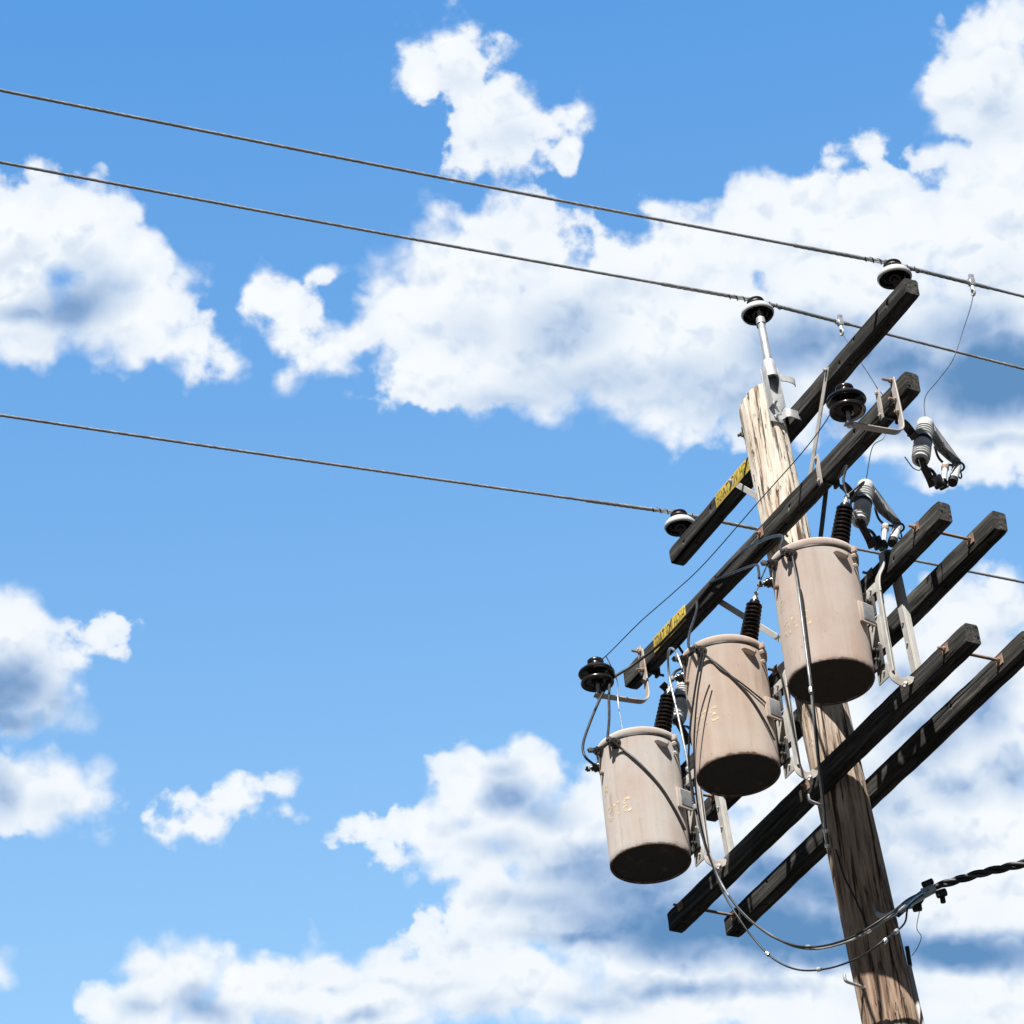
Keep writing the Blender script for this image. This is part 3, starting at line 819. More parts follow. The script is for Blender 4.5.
# pole steps with turned-up tips
def step(z, az, lab=None, lng=0.135):
    mb = MB(); c = axis(z); d = Vector((math.cos(az), math.sin(az), 0))
    a = c + d * (prad(z) - 0.03); b = c + d * (prad(z) + lng)
    mb.tube(smooth_path([a, a.lerp(b, 0.5), b - d * 0.012, b + Vector((0, 0, 0.014)), b + Vector((0, 0, 0.035))], 5), 0.0085, 10)
    rig('pole_step', mb, M['galv'], a, pole, BASE)
step(-0.195, R(-76)); step(-1.25, R(-76)); step(-2.0, R(100)); step(-3.0, R(-76))
# channel bracket at the head and the pipe standing in it
mb = MB()
px_ = Vector((0.06, -0.095, 0)) ; 
hx = Vector((0.035, -0.09, 0))
mb.box((0.037, -0.094, 2.46), (0.006, 0.085, 0.36), Euler((R(2), R(-2), 0)).to_matrix(), 0.001)
mb.box((0.060, -0.134, 2.50), (0.050, 0.005, 0.27), Euler((R(2), R(-2), 0)).to_matrix(), 0.001)
mb.box((0.060, -0.054, 2.50), (0.050, 0.005, 0.27), Euler((R(2), R(-2), 0)).to_matrix(), 0.001)
mb.lathe([(0.028, 0.0), (0.040, 0.0), (0.036, 0.11), (0.030, 0.12), (0.026, 0.12), (0.026, 0.0)], (0.060, -0.094, 2.57), (LX, LY, 1), 24)
mb.strap(smooth_path([(0.065, -0.06, 2.58), (0.075, 0.0, 2.58), (0.070, 0.045, 2.575), (0.055, 0.06, 2.57)], 4), (0, 0, 1), 0.045, 0.006)
mb.strap(smooth_path([(0.045, -0.05, 2.33), (0.090, -0.04, 2.325), (0.095, 0.0, 2.32), (0.080, 0.045, 2.33)], 4), (0, 0, 1), 0.055, 0.006)
for z in (2.60, 2.40, 2.31):
    mb.bolt((0.041, -0.094, z), (1, 0, 0), 0.014, 0.014, 0.03)
br = rig('head_bracket', mb, M['galv'], (0.037, -0.094, 2.46), pole, BASE)
mb = MB()
mb.lathe([(0.0, 0.0), (0.023, 0.0), (0.021, 0.34), (0.026, 0.345), (0.026, 0.385), (0.012, 0.39), (0.012, 0.45), (0, 0.45)], (0.058, -0.096, 2.62), (-0.055, 0.0, 1), 20)
rig('standoff_pipe', mb, M['galv'], (0.058, -0.096, 2.62), pole, BASE)
# moulding strip and small box low on the far side of the pole, bolt with washer near the head
az = R(52); d = Vector((math.cos(az), math.sin(az), 0)); td = Vector((-d.y, d.x, 0))
mb = MB()
mb.strap([axis(z) + d * (prad(z) + 0.010) for z in (-1.12, -2.0, -4.0, -8.0, -11.3)], td, 0.045, 0.024)
rig('wire_moulding', mb, M['galv_pale'], axis(-1.12), pole, BASE)
mb = MB()
mb.box(axis(-1.06) + d * (prad(-1.06) + 0.018), (0.022, 0.04, 0.10), Matrix.Rotation(az, 3, 'Z'), 0.004)
rig('terminal_box', mb, M['iron'], axis(-1.06), pole, BASE)
mb = MB()
c = axis(2.33); dd = Vector((-0.75, -0.66, 0)); mb.bolt(c + dd * 0.120, dd, 0.016, 0.016, 0.02, 0.06)
rig('bolt', mb, M['dark_steel'], axis(2.33), pole, BASE)
mb = MB(); c = axis(1.52); mb.bolt(c + Vector((0.8, -0.6, 0)) * 0.125, (0.8, -0.6, 0), 0.008, 0.008)
rig('bolt', mb, M['dark_steel'], axis(1.52), pole, BASE)

# ------------------------------------------------------------------ signs on the arms (mirror-written, as in the picture)
def sign(A, x0, x1, zc, h, label):
    xm = A['xm']; L = x1 - x0
    root = None
    mb = MB(); mb.box((0, 0, 0), (L, 0.003, h), None, 0.0008)
    Mx = A.matrix_world
    bpy.context.view_layer.update()
    loc = A.matrix_world @ Vector(((x0 + x1) / 2 - xm, -A['hw'] - 0.004, zc))
    s = link('danger_sign', mb, M['sign'], None, loc, A.rotation_euler)
    tag(s, label, 'sign', 'yellow warning signs on the crossarms')
    vs, fs = text_mesh('HIGH VOLTAGE', h * 1.02)
    wd = max(v.x for v in vs) - min(v.x for v in vs)
    k = (L * 0.93) / wd
    t = MB(); t.add([Vector((v.x * k, -0.0024, v.y)) for v in vs], fs)
    link('lettering', t, M['ink'], s)
    for x in (-L * 0.485, L * 0.485):
        b = MB(); b.lathe([(0, 0.0), (0.004, 0.0), (0.003, 0.003), (0, 0.0035)], (x, -0.0016, h * 0.3), (0, -1, 0), 8)
        link('nail', b, M['rust'], s)
bpy.context.view_layer.update()
sign(A2, -1.205, -0.835, 0.006, 0.098, 'yellow warning sign on the lower single arm, between the left insulator and the middle transformer')
sign(A1, -0.862, -0.42, 0.004, 0.090, 'yellow warning sign on the topmost arm, half hidden by the pole head')

# ------------------------------------------------------------------ transformers
TR, TH = 0.2197, 0.733
def make_transformer():
    root = empty('pole_transformer', (0, 0, 0))
    mb = MB(); mb.sharp = 40
    mb.lathe([(TR - 0.010, 0.012), (TR - 0.009, 0.0), (TR - 0.002, 0.0), (TR, 0.004), (TR, 0.04), (TR + 0.0005, 0.2), (TR + 0.0012, 0.36), (TR + 0.0006, 0.5), (TR, 0.66), (TR, 0.715), (TR - 0.01, 0.715)], seg=96)
    tank = link('tank', mb, M['tank'], root)
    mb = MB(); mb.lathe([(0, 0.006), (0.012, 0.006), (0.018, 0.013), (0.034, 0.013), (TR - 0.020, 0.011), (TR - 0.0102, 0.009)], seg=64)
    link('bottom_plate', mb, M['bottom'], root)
    mb = MB()
    mb.lathe([(TR - 0.004, 0.690), (TR + 0.004, 0.688), (TR + 0.010, 0.696), (TR + 0.011, 0.712), (TR + 0.007, 0.724), (TR - 0.004, 0.733), (TR - 0.05, 0.752), (TR - 0.12, 0.772), (0, 0.782)], seg=96)
    lid = link('lid', mb, M['tank'], root)
    mb = MB()   # gasket line under the lid
    mb.lathe([(TR + 0.0005, 0.676), (TR + 0.004, 0.680), (TR + 0.004, 0.689), (TR + 0.0005, 0.690)], seg=96)
    link('gasket', mb, M['iron'], root)
    # clamp lug of the lid band
    mb = MB()
    a = R(28); p = Vector((math.cos(a), math.sin(a), 0)) * (TR + 0.016)
    mb.box(p + Vector((0, 0, 0.695)), (0.03, 0.022, 0.03), Matrix.Rotation(a, 3, 'Z'), 0.003)
    link('band_clamp', mb, M['tank'], root)
    for q_, h_ in ((Vector((-0.002, -0.001, 0.66)), 0.02), (Vector((0.0, 0.0, 0.60)), 0.016)):
        mb = MB(); mb.bolt(p + q_ - Vector((math.cos(a), math.sin(a), 0)) * 0.014, (math.cos(a), math.sin(a), 0), 0.012, h_)
        link('bolt', mb, M['tank'], root)
    # high voltage bushing, leaning outwards
    ax = Vector((0.18, 0.20, 1)).normalized(); o = Vector((0.085, 0.10, 0.752))
    pr = [(0.0, 0.0), (0.054, 0.0), (0.054, 0.025)]
    nsh = 10
    for i in range(nsh):
        z = 0.035 + i * 0.0245; w = 0.052 - 0.0009 * i
        pr += [(w - 0.015, z), (w - 0.001, z + 0.003), (w, z + 0.008), (w - 0.008, z + 0.014), (w - 0.015, z + 0.018)]
    zt = 0.035 + nsh * 0.0245
    pr += [(0.030, zt), (0.026, zt + 0.012), (0, zt + 0.014)]
    mb = MB(); mb.sharp = 60; mb.lathe(pr, o, ax, 32)
    hv = link('bushing', mb, M['black_glaze'], root)
    mb = MB()
    mb.lathe([(0, 0), (0.017, 0), (0.017, 0.020), (0.009, 0.022), (0.009, 0.04), (0, 0.04)], o + ax * (zt + 0.012), ax, 12)
    mb.box(o + ax * (zt + 0.058), (0.03, 0.016, 0.02), None, 0.003)
    link('terminal', mb, M['galv'], hv)
    # small vent / ground stud on the lid
    mb = MB(); mb.lathe([(0, 0), (0.022, 0), (0.022, 0.02), (0.012, 0.03), (0.012, 0.045), (0, 0.05)], (-0.10, -0.02, 0.765), (0, 0, 1), 16)
    link('relief_valve', mb, M['iron'], root)
    # three low voltage bushings
    for az_, z in ((-62, 0.655), (-96, 0.675), (-128, 0.650)):
        a = R(az_); d = Vector((math.cos(a), math.sin(a), 0)); o2 = d * (TR - 0.004) + Vector((0, 0, z))
        mb = MB()
        mb.lathe([(0.0, 0), (0.031, 0), (0.031, 0.012), (0.024, 0.018), (0.026, 0.026), (0.026, 0.034), (0.017, 0.042), (0.017, 0.05), (0, 0.052)], o2, d, 20)
        lv = link('low_voltage_bushing', mb, M['black_glaze'], root)
        mb = MB()
        mb.lathe([(0, 0), (0.007, 0), (0.007, 0.035), (0, 0.036)], o2 + d * 0.05, d, 10)
        mb.box(o2 + d * 0.068, (0.022, 0.022, 0.024), Matrix.Rotation(a, 3, 'Z'), 0.003)
        link('stud', mb, M['dark_steel'], lv)
    # lifting ears: plates welded on edge, curled at the tip
    for az_ in (4, 184):
        a = R(az_); d = Vector((math.cos(a), math.sin(a), 0)); tg = Vector((-d.y, d.x, 0))
        mb = MB(); pts = []
        for i in range(13):
            u = -1 + 2 * i / 12
            lat = u * 0.040; out = 0.004 + 0.036 * math.sqrt(max(0.0, 1 - (abs(u)) ** 2.2)); dz = -0.014 * u - 0.012 * (1 - u * u)
            aa = a + lat / TR
            dd_ = Vector((math.cos(aa), math.sin(aa), 0))
            pts.append((dd_ * (TR - 0.004) + Vector((0, 0, 0.628 + dz)), dd_ * (TR + out) + Vector((0, 0, 0.632 + dz + (0.012 if u > 0.35 else 0.0)))))
        vs = []; fs = []
        for i, (p, q) in enumerate(pts):
            vs += [p + Vector((0, 0, 0.005)), q + Vector((0, 0, 0.005)), q - Vector((0, 0, 0.005)), p - Vector((0, 0, 0.005))]
            if i:
                k = (i - 1) * 4
                for c1_, c2_ in ((0, 1), (1, 2), (2, 3), (3, 0)):
                    fs.append((k + c1_, k + 4 + c1_, k + 4 + c2_, k + c2_))
        fs += [(0, 1, 2, 3), tuple(len(vs) - 4 + i for i in (3, 2, 1, 0))]
        mb.add(vs, fs)
        link('lifting_ear', mb, M['tank'], root)
    # grounding boss
    a = R(-97); d = Vector((math.cos(a), math.sin(a), 0)); mb = MB()
    mb.lathe([(0, 0), (0.014, 0), (0.014, 0.018), (0.010, 0.022), (0, 0.022)], d * (TR - 0.002) + Vector((0, 0, 0.54)), d, 12)
    link('ground_boss', mb, M['rust'], root)
    # nameplate on a bent holder
    a = R(33); d = Vector((math.cos(a), math.sin(a), 0)); q = Matrix.Rotation(a + R(6), 3, 'Z')
    q = Matrix.Rotation(R(14), 3, 'Z'); mb = MB(); mb.box(d * (TR + 0.022) + Vector((0, 0, 0.315)), (0.014, 0.105, 0.120), q, 0.004)
    mb.box(d * (TR + 0.008) + Vector((0, 0, 0.30)), (0.03, 0.03, 0.05), q, 0.003)
    npl = link('plate_holder', mb, M['tank'], root)
    mb = MB(); mb.box(d * (TR + 0.022) + Vector((0, 0, 0.315)) + q @ Vector((0.009, 0.008, 0.004)), (0.004, 0.078, 0.095), q, 0.001)
    link('nameplate', mb, M['alu'], npl)
    # hanger: two upright bars with hooks over the upper arm and kickers on the lower arm, tied by cross plates
    for sx in (-1, 1):
        x = sx * 0.195
        mb = MB()
        up = smooth_path([(x, 0.375, 0.738), (x, 0.340, 0.737), (x, 0.302, 0.734), (x, 0.286, 0.715), (x, 0.285, 0.67), (x, 0.272, 0.62), (x, 0.246, 0.57), (x, 0.234, 0.52), (x, 0.232, 0.47)], 4)
        mb.strap(up, (1, 0, 0), 0.044, 0.010)
        zlow = -0.005 if sx > 0 else 0.16
        mb.strap([(x, 0.232, 0.50), (x, 0.232, 0.25), (x, 0.236, zlow)], (1, 0, 0), 0.036, 0.009)
        mb.strap([(x - sx * 0.016, 0.250, 0.50), (x - sx * 0.016, 0.250, 0.25), (x - sx * 0.016, 0.254, zlow)], (0, 1, 0), 0.034, 0.007)
        link('hanger_hook', mb, M['galv_pale'], root)
        if sx < 0: continue
        mb = MB()
        mb.strap(smooth_path([(x, 0.236, -0.002), (x, 0.250, -0.04), (x + 0.004, 0.285, -0.058), (x + 0.018, 0.318, -0.048), (x + 0.030, 0.326, -0.030)], 4), (0.2, 0, 1), 0.042, 0.008)
        mb.bolt((x + 0.014, 0.30, -0.062), (0, -0.5, -1), 0.013, 0.016, 0.02)
        link('kicker_foot', mb, M['galv_rust'], root)
    for z, hgt, yb, xa, xb in ((0.505, 0.055, 0.223, -0.186, 0.186), (0.245, 0.20, 0.224, -0.186, 0.186), (0.018, 0.085, 0.226, 0.085, 0.186)):
        mb = MB(); mb.box(((xa + xb) / 2, yb, z), (xb - xa, 0.006, hgt), None, 0.001)
        for x in ((-0.15, 0.15) if xa < 0 else (0.15,)):
            for dz in ((-hgt * 0.3, hgt * 0.3) if hgt > 0.1 else (0,)):
                mb.bolt((x, yb - 0.003, z + dz), (0, -1, 0), 0.008, 0.008)
        link('hanger_plate', mb, M['galv_pale'], root)
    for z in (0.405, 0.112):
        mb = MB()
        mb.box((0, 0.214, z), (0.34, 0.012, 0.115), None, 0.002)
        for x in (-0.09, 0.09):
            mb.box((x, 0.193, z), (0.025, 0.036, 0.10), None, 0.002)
        lug = link('support_lug', mb, M['dark_steel'], root)  # dark colour stands in for the shade in the hanger gaps
        for x in (-0.145, 0.145):
            for dz in (0.028, -0.03):
                mb = MB(); mb.bolt((x, 0.207, z + dz), (0.5, -1, 0), 0.012, 0.018, 0.02)
                link('bolt', mb, M['dark_steel'], lug)
    # stencilled rating, wrapped round the tank
    def wrap(body, size, az0, z, squash=1.0):
        vs, fs = text_mesh(body, size)
        out = []
        for v in vs:
            a = R(az0) + v.x * squash / TR
            rr = TR + 0.0028
            out.append(Vector((rr * math.cos(a), rr * math.sin(a), z + v.y)))
        return out, fs
    mb = MB()
    mb.add(*wrap('375', 0.125, -72, 0.262, 1.0))
    link('stencil', mb, M['stencil'], root)
    mb = MB(); mb.add(*wrap('B', 0.10, -93, 0.415))
    link('stencil', mb, M['stencil'], root)
    return root
T1 = make_transformer()
TX = (-1.0838, -0.1148, 0.8356)
labs = ('pale beige transformer at the left end of the arms, hanging lowest, under the two-disc insulator',
        'tan transformer in the middle of the row, thin cables running down its left side',
        'tan transformer nearest the pole head, one long grey cable hanging down its front')
for i, x in enumerate(TX):
    t = T1 if i == 0 else copy_tree(T1)
    t.location = (x, -0.538, 0.0043 + ZB)
    for ch in t.children:
        ch.color = ((1.08, 1.18, 1.28, 1), (1.07, 1.07, 1.07, 1), (1.08, 1.11, 1.16, 1))[i]
    tag(t, labs[i], 'transformer', 'transformers hung in a row on the crossarms')

# ------------------------------------------------------------------ pale pin insulators
def make_pin_insulator():
    root = empty('pin_insulator', (0, 0, 0))
    mb = MB(); mb.sharp = 50
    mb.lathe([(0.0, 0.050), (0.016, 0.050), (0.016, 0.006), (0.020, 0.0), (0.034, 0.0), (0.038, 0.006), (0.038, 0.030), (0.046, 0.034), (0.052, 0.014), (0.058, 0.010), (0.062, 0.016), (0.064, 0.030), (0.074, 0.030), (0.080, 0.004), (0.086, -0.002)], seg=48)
    link('petticoat', mb, M['black_glaze'], root)  # shade under the pale skirt put in as black colour
    mb = MB(); mb.sharp = 50
    mb.lathe([(0.086, -0.002), (0.092, 0.002), (0.095, 0.012), (0.093, 0.024), (0.082, 0.042), (0.064, 0.056), (0.048, 0.064), (0.042, 0.070), (0.0, 0.072)], seg=48)
    link('skirt', mb, M['pale_glaze'], root)
    mb = MB(); mb.sharp = 50
    mb.lathe([(0.040, 0.060), (0.043, 0.072), (0.039, 0.082), (0.045, 0.090), (0.050, 0.098), (0.047, 0.106), (0.030, 0.112), (0, 0.114)], seg=32)
    link('head', mb, M['black_glaze'], root)
    mb = MB(); mb.lathe([(0, -0.085), (0.020, -0.085), (0.020, -0.078), (0.011, -0.076), (0.011, 0.048), (0, 0.048)], seg=16)
    link('pin', mb, M['dark_steel'], root)
    mb = MB()   # tie wire wound round the head
    pts = []
    for i in range(60):
        a = 2 * math.pi * i / 20
        pts.append((0.046 * math.cos(a), 0.046 * math.sin(a), 0.079 + 0.0025 * math.sin(a * 0.5) + i * 0.0001))
    mb.tube(pts, 0.0035, 6)
    for s in (-1, 1):
        pts = [(0.0138 * math.cos(k * 0.9), s * (0.035 + k * 0.007), 0.108 + (s * (0.035 + k * 0.007)) * (0.086 if s < 0 else 0.012) + 0.0138 * math.sin(k * 0.9)) for k in range(22)]
        mb.tube(smooth_path(pts, 3), 0.0033, 6)
    link('tie_wire', mb, M['iron'], root)
    return root
PI0 = make_pin_insulator()
pins = ((1.118, 0.065, 2.528), (-1.357, 0.088, 2.519), (0.008, -0.088, 3.052))
plabs = ('pale skirted pin insulator at the upper right tip of the topmost arm',
         'pale skirted pin insulator at the lower left tip of the topmost arm',
         'pale skirted pin insulator on the grey pipe above the pole head')
for i, q in enumerate(pins):
    o = PI0 if i == 0 else copy_tree(PI0)
    o.location = (q[0], q[1], q[2] + ZB)
    if i == 2: o.rotation_euler = (R(0.5), R(-3), 0)
    tag(o, plabs[i], 'insulator', 'pale pin insulators carrying the three line wires')

# ------------------------------------------------------------------ black two-disc insulators on bent brackets
def make_standoff():
    root = empty('standoff_insulator', (0, 0, 0))     # origin: where the bracket meets the arm's face
    mb = MB()
    pts = smooth_path([(0.004, -0.006, 0.085), (0.010, -0.006, 0.0), (0.018, -0.006, -0.13), (0.022, -0.007, -0.215), (0.024, -0.016, -0.253), (0.024, -0.045, -0.275), (0.020, -0.085, -0.279), (0.010, -0.18, -0.278), (0.0, -0.30, -0.277), (-0.004, -0.335, -0.276)], 5)
    mb.strap(pts, (1, 0, 0), 0.044, 0.009)
    br = link('bracket', mb, M['galv_rust'], root)
    for z, sh in ((0.07, 0.045), (-0.055, 0.03), (-0.135, 0.01)):
        mb = MB(); mb.bolt((0.010 - z * 0.06, -0.011, z), (0, -1, 0), 0.013, 0.014, sh)
        link('bolt', mb, M['rust'], br)
    ax = Vector((0.02, 0, 1)); o = Vector((-0.002, -0.312, -0.272))
    mb = MB(); mb.lathe([(0, -0.022), (0.014, -0.022), (0.014, -0.006), (0.022, 0.0), (0.022, 0.006), (0.011, 0.010), (0.011, 0.08), (0, 0.08)], o, ax, 14)
    link('pin', mb, M['galv'], root)
    mb = MB(); mb.sharp = 50
    mb.lathe([(0.0, 0.095), (0.020, 0.095), (0.022, 0.066), (0.030, 0.062), (0.034, 0.085), (0.060, 0.082), (0.066, 0.070), (0.072, 0.080), (0.084, 0.072), (0.092, 0.071), (0.095, 0.079), (0.090, 0.089), (0.066, 0.104), (0.046, 0.112), (0.042, 0.128), (0.062, 0.134), (0.085, 0.128), (0.099, 0.130), (0.104, 0.138), (0.100, 0.149), (0.076, 0.170), (0.052, 0.182), (0.042, 0.190), (0.040, 0.202), (0.047, 0.210), (0.046, 0.222), (0.032, 0.232), (0, 0.234)], o, ax, 48)
    link('porcelain', mb, M['black_glaze'], root)
    return root
S0_ = make_standoff()
for i, (q, lab) in enumerate((((1.385, -0.262, 1.492), 'black two-disc insulator on a bent grey bracket near the upper right arm tip'),
                              ((-1.345, -0.281, 1.492), 'black two-disc insulator on a bent grey bracket above the leftmost transformer'))):
    o = S0_ if i == 0 else copy_tree(S0_)
    o.location = (q[0], q[1], q[2] + ZB)
    tag(o, lab, 'insulator', 'black insulators on bent brackets')

# ------------------------------------------------------------------ fuse cutouts
AX = Vector((-0.19, 0.38, 1.0)).normalized()
OX = Vector((-0.45, 0.90, -0.42)); OX = (OX - AX * OX.dot(AX)).normalized()
YX = AX.cross(OX)
CROT = Matrix((OX, YX, AX)).transposed()
def make_cutout():
    root = empty('fuse_cutout', (0, 0, 0), CROT.to_euler())
    inv = CROT.transposed()
    W = lambda p: inv @ Vector(p)              # world offset from the cutout's centre -> own axes
    pr = [(0.0, -0.165), (0.038, -0.165), (0.044, -0.160)]
    for z in (-0.130, -0.110, -0.090, -0.070, -0.050):
        pr += [(0.0370, z - 0.0095), (0.0485, z - 0.0035), (0.0485, z + 0.001), (0.0370, z + 0.0065)]
    pr += [(0.043, -0.034), (0.0455, -0.030), (0.0455, 0.030), (0.043, 0.034)]
    for z in (0.050, 0.070, 0.090, 0.110):
        pr += [(0.0370, z - 0.0095), (0.0485, z - 0.0035), (0.0485, z + 0.001), (0.0370, z + 0.0065)]
    pr += [(0.045, 0.130), (0.045, 0.165), (0.036, 0.178), (0.0, 0.182)]
    mb = MB(); mb.sharp = 60; mb.lathe(pr, seg=40)
    link('porcelain', mb, M['grey_glaze'], root)
    mb = MB(); mb.lathe([(0, -0.172), (0.026, -0.172), (0.028, -0.150), (0, -0.148)], seg=20)
    link('end_cap', mb, M['iron'], root)
    mb = MB(); mb.lathe([(0.0462, -0.012), (0.0485, -0.012), (0.0485, 0.012), (0.0462, 0.012)], seg=32, close=True)
    link('clamp_band', mb, M['iron'], root)
    # bracket reaching back to the arm
    mb = MB()
    mb.strap(smooth_path([W((0.02, -0.126, 0.080)), W((0.018, -0.102, 0.064)), W((0.012, -0.072, 0.034)), W((0.004, -0.046, 0.008))], 5), W((1, 0, 0.2)), 0.05, 0.012)
    mb.bolt(W((0.016, -0.08, 0.040)), W((0, -0.5, -1)), 0.014, 0.02, 0.02)
    link('mounting_bracket', mb, M['iron'], root)
    # upper arm: folded channel ending in a hood and pull ring
    mb = MB()
    mb.strap([(0.040, 0, 0.192), (0.30, 0, 0.186)], (0, 1, 0), 0.050, 0.005)
    for s in (-1, 1):
        vs = []
        for x, z in ((0.045, 0.188), (0.285, 0.183), (0.250, 0.166), (0.165, 0.135), (0.06, 0.160)):
            vs += [(x, s * 0.023 - 0.002, z), (x, s * 0.023 + 0.002, z)]
        n = 5; fs = [tuple(2 * i for i in range(n)), tuple(2 * i + 1 for i in reversed(range(n)))] + [(2 * i, 2 * i + 1, 2 * ((i + 1) % n) + 1, 2 * ((i + 1) % n)) for i in range(n)]
        mb.add(vs, fs)
    link('upper_arm', mb, M['galv'], root)
    mb = MB()
    mb.tube(smooth_path([(0.13, 0.024, 0.14), (0.17, 0.026, 0.10), (0.21, 0.02, 0.09), (0.25, 0.02, 0.12), (0.30, 0.022, 0.175)], 4), 0.007, 8)
    mb.tube(smooth_path([(0.13, -0.024, 0.14), (0.17, -0.026, 0.10), (0.22, -0.02, 0.10), (0.30, -0.022, 0.175)], 4), 0.007, 8)
    mb.tube([(0.318 + 0.03 * math.cos(a), 0.03 * math.sin(a), 0.17) for a in [k * math.pi / 10 for k in range(21)]], 0.006, 8)
    link('contact_hook', mb, M['iron'], root)
    mb = MB(); mb.tube([(0.335 + 0.020 * math.cos(a), 0.0, 0.125 + 0.030 * math.sin(a)) for a in [k * math.pi / 10 for k in range(21)]], 0.0045, 8)
    link('pull_ring', mb, M['iron'], root)
    # tubes
    mb = MB(); mb.lathe([(0, 0.0), (0.016, 0.0), (0.024, 0.008), (0.024, 0.15), (0.020, 0.158), (0.020, 0.170), (0, 0.172)], (0.288, 0, 0.010), Vector((0.12, 0, 1)), 20)
    link('arc_chamber', mb, M['fuse'], root)
    mb = MB(); mb.lathe([(0, -0.015), (0.026, -0.015), (0.027, 0.02), (0.018, 0.03)], (0.286, 0, 0.0), Vector((0.12, 0, 1)), 18)
    link('hinge_cap', mb, M['iron'], root)
    mb = MB(); mb.lathe([(0, 0.0), (0.014, 0.0), (0.0145, 0.12), (0.018, 0.122), (0.018, 0.165), (0.010, 0.17), (0, 0.175)], (0.218, 0.004, -0.100), Vector((-0.03, 0, 1)), 18)
    link('fuse_tube', mb, M['fuse'], root)
    mb = MB(); mb.lathe([(0, 0), (0.0205, 0), (0.0205, 0.022), (0, 0.022)], (0.2145, 0.004, 0.025), Vector((-0.03, 0, 1)), 16)
    link('ferrule', mb, M['rust'], root)
    # lower hinge castings
    mb = MB()
    mb.strap(smooth_path([(0.0, 0, -0.168), (0.05, 0, -0.186), (0.10, 0.004, -0.200), (0.135, 0.006, -0.225)], 4), (0, 1, 0), 0.040, 0.016)
    mb.strap(smooth_path([(0.03, 0.012, -0.176), (0.07, 0.018, -0.13), (0.12, 0.02, -0.085), (0.16, 0.015, -0.095), (0.20, 0.010, -0.140)], 4), (0, 1, 0), 0.016, 0.012)
    mb.box((0.165, 0, -0.150), (0.07, 0.05, 0.045), Euler((0, R(30), 0)).to_matrix(), 0.010)
    mb.box((0.205, 0, -0.125), (0.05, 0.045, 0.045), Euler((0, R(20), 0)).to_matrix(), 0.010)
    mb.box((0.120, 0, -0.195), (0.045, 0.03, 0.06), Euler((0, R(15), 0)).to_matrix(), 0.008)
    mb.tube([(0.19 + 0.022 * math.cos(a), -0.03, -0.15 + 0.022 * math.sin(a)) for a in [k * math.pi / 8 for k in range(17)]], 0.006, 8)
    link('hinge', mb, M['iron'], root)
    # flat back plate on the other face of the arm
    return root
CU0 = make_cutout()
cuts = ((1.284, -0.062, 1.3), (0.681, -0.062, 1.309), (-1.343, -0.062, 1.28))
clabs = ('fuse cutout hanging open against blue sky right of the upper arm tip',
         'fuse cutout hanging above the upper arm pair, between the right bushing and the arm ends',
         'fuse cutout mostly hidden behind the middle transformer')
for i, q in enumerate(cuts):
    o = CU0 if i == 0 else copy_tree(CU0)
    o.location = (q[0], q[1], q[2] + ZB)
    tag(o, clabs[i], 'fuse cutout', 'fuse cutouts along the arm')
for x in (1.248, 0.626, -1.360):                  # the cutouts' back plates clamp the arm
    mb = MB(); hz = A2['hh']; x_ = x - A2['xm']
    mb.box((x_, -A2['hw'] - 0.006, 0.002), (0.036, 0.007, 0.185), None, 0.002)
    mb.bolt((x_, -A2['hw'] - 0.010, 0.072), (0, -1, 0), 0.010, 0.010, 0.0); mb.bolt((x_, -A2['hw'] - 0.010, -0.068), (0, -1, 0), 0.010, 0.010, 0.0)
    link('clamp_plate', mb, M['galv_rust'], A2)
    mb = MB(); mb.tube([(x_, A2['hw'] + 0.05, -0.070), (x_, -A2['hw'] + 0.0, -0.070)], 0.008, 8)
    mb.box((x_, A2['hw'] + 0.010, -0.02), (0.045, 0.016, 0.13), None, 0.003)
    link('clamp_casting', mb, M['iron'], A2)

# ------------------------------------------------------------------ line wires
def lobed(pts, r, lobes, pitch, seg=24, amp=0.16):
    """stranded conductor: a tube whose section is lobed and twists along its length"""
    mb = MB(); mb.sharp = 80
    pts = [Vector(p) for p in pts]; s = 0.0; up = Vector((0, 0, 1)); n = len(pts)
    for i, p in enumerate(pts):
        if i: s += (p - pts[i - 1]).length
        t = (pts[min(i + 1, n - 1)] - pts[max(i - 1, 0)]).normalized()
        a = (up - t * up.dot(t)).normalized(); b = t.cross(a)
        rr = r(p) if callable(r) else r
        for k in range(seg):
            an = 2 * math.pi * k / seg
            q = rr * (1 - amp + amp * abs(math.cos(lobes * 0.5 * (an - 2 * math.pi * s / pitch))))
            mb.v.append(p + (a * math.cos(an) + b * math.sin(an)) * q)
    for i in range(n - 1):
        for k in range(seg):
            j = (k + 1) % seg
            mb.f.append((i * seg + k, i * seg + j, (i + 1) * seg + j, (i + 1) * seg + k)); mb.mi.append(0)
    return mb
def line_wire(x, y0, z0, s, rise, label, xl=0.0):
    pts = []; y = -42.0
    while y < 42:
        fine = -6.5 < y < 4.5
        d = y - y0
        z = z0 + (s * d + s / 50.0 * d * d if d < 0 else rise * d + 0.0006 * d * d)
        pts.append((x + xl * min(d, 0), y, z))
        y += 0.012 if fine else 0.3
    rod = lambda p: 0.0088 + (0.0032 if abs(p.y - y0) < 0.62 else 0.0)
    mb = lobed(pts, rod, 5, 0.22, 20, 0.22)
    o = rig('line_wire', mb, M['alu'], (x, y0, z0))
    return tag(o, label, 'wire', 'stranded line wires crossing the sky')
W1 = line_wire(1.118, 0.065, 2.636, 0.084, 0.014, 'highest stranded line wire, over the right tip of the topmost arm')
W2 = line_wire(0.004, -0.088, 3.162, 0.086, -0.004, 'middle stranded line wire, over the pipe on the pole head')
